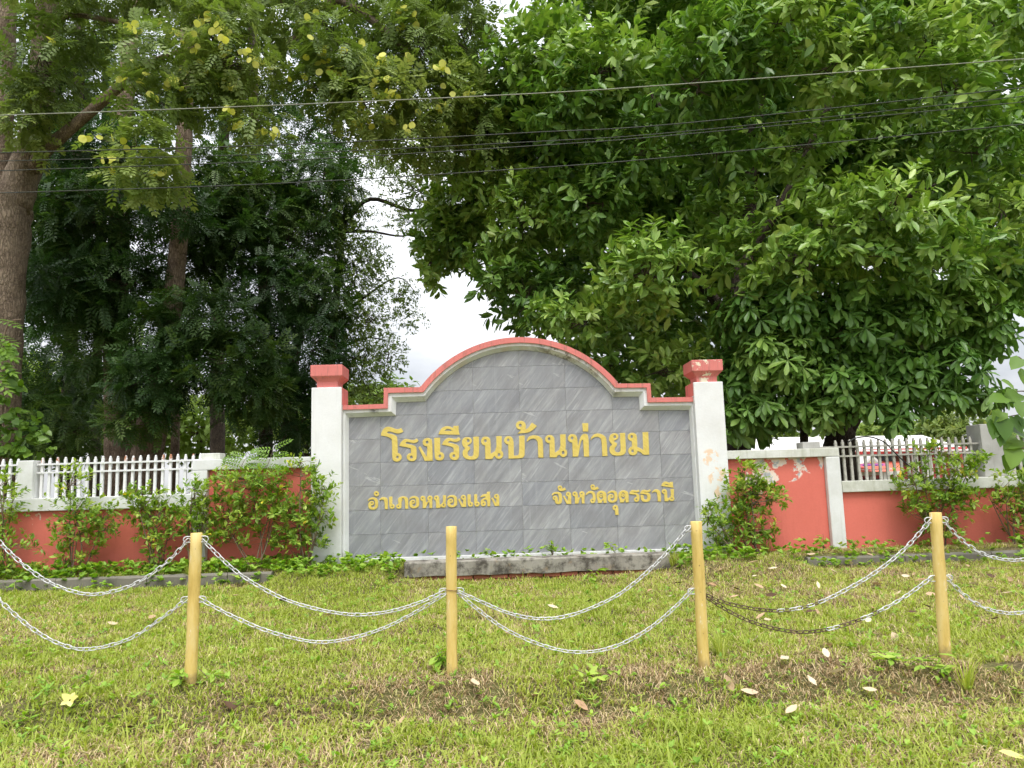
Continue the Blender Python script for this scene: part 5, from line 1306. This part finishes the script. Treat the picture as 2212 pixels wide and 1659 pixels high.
# fallen leaves
V, T = TM['broad']
cv = V.copy(); cv[:, 2] += .9 * cv[:, 1] ** 2 + .12 * (cv[:, 0] - .5) ** 2 * 2; cv[:, 1] *= 1.15
fm = []
for i, lev in enumerate((.1, .4, .75, 1.0)):
    W = cv.copy(); W[:, 2] += .04 * np.sin(W[:, 0] * 5 + i)
    me = np_mesh('fallen_leaf', W, T, np.full(len(W), lev)); me.materials.append(M['fallen']); fm.append(me)
md = np_mesh('fallen_leaf', cv, T, np.full(len(cv), .5)); md.materials.append(M['fallen_dark'])
tan_ = [(1412, 1285), (1672, 1232), (1660, 1240), (1592, 1263), (1625, 1258), (1745, 1215), (1790, 1213), (1845, 1228), (1870, 1210), (1900, 1212), (1935, 1222), (1975, 1250), (1985, 1243), (1968, 1258), (2005, 1265), (2110, 1270), (2130, 1280), (2155, 1240), (2180, 1262), (2060, 1215), (1530, 1273), (1700, 1285), (1760, 1330), (1655, 1340), (1640, 1392), (1795, 1412), (1690, 1440), (1790, 1445), (1655, 1352), (1885, 1330), (1450, 1300), (1500, 1360),
        (1570, 1480), (1745, 1480), (1820, 1470), (1865, 1515), (1955, 1530), (1600, 1520), (1150, 1535), (875, 1572), (1020, 1490), (320, 1352), (500, 1300), (230, 1360), (1090, 1385), (1180, 1320), (1240, 1535), (700, 1345), (1700, 1570), (2000, 1300), (1640, 1225), (1720, 1245), (1810, 1250), (1850, 1262), (1905, 1275), (1950, 1290), (2090, 1232), (2140, 1310), (2190, 1295), (2170, 1390), (1560, 1245), (1580, 1305), (1630, 1275), (1870, 1360), (1930, 1385), (2075, 1300), (2050, 1250), (1990, 1225), (1730, 1270), (1770, 1285)]
dark_ = [(1780, 1307), (1740, 1338), (2130, 1253), (2165, 1350), (2020, 1330), (1850, 1325), (1605, 1290), (1680, 1300), (1480, 1270), (850, 1300), (620, 1310), (1960, 1340), (480, 1545), (250, 1600), (1280, 1310)]
for lst, lab, dark in ((tan_, 'dry tan fallen leaf', False), (dark_, 'curled dark brown fallen leaf', True)):
    for u, v in lst:
        p = ground_at(u, v)
        o = link('fallen_leaf', md if dark else fm[rng.integers(4)], None)
        o.location = p + np.array([0, 0, .052]); s = .075 + .055 * rng.random()
        o.rotation_euler = (rng.normal() * .35 + .25, rng.normal() * .3, rng.random() * 6.28); o.scale = (s, s, s)
        where = 'on the bank in front of the posts' if p[1] < -4.8 else 'right of the rightmost post' if p[0] > 2.6 else 'behind the rusty chains between the two right posts' if p[0] > .95 else 'behind the deepest white chain loop' if p[0] > -.6 else 'behind the chains left of the wire-tied post'
        where = 'near the wall foot ' + ('right of the white end post' if p[0] > 4.1 else 'left of the white end post' if p[0] > 2 else 'left of the sign') if p[1] > -1.7 else where
        tag(o, lab + ' ' + where, 'leaf', ('dark' if dark else 'tan') + ' fallen leaves ' + where)
p = ground_at(150, 1530) + np.array([0, 0, .045]); n = 5; a = np.arange(n) * 2 * np.pi / n + .3
o = link('yellow_blossom', leaf_mesh('yellow_blossom', 'heart', np.stack([np.cos(a), np.sin(a), 0 * a], 1) * .006, np.stack([np.cos(a), np.sin(a), .45 + .35 * np.sin(3 * a)], 1), np.stack([-.4 * np.cos(a), -.4 * np.sin(a), 1 + 0 * a], 1), np.array([.052, .046, .055, .048, .05]), np.linspace(0, 1, n)), M['petal'])
o.location = p; o.rotation_euler = (.75, .15, 0)
tag(o, 'pale yellow blossom lying in the grass at lower left', 'blossom')
me = fm[1].copy(); me.materials.clear(); me.materials.append(M['petal'])
o = link('fallen_leaf', me, None); o.location = ground_at(2158, 1652) + np.array([0, 0, .05]); o.scale = (.12, .12, .12); o.rotation_euler = (.3, .1, -.2)
tag(o, 'bright yellow fallen leaf in the lower right corner of the lawn', 'leaf')
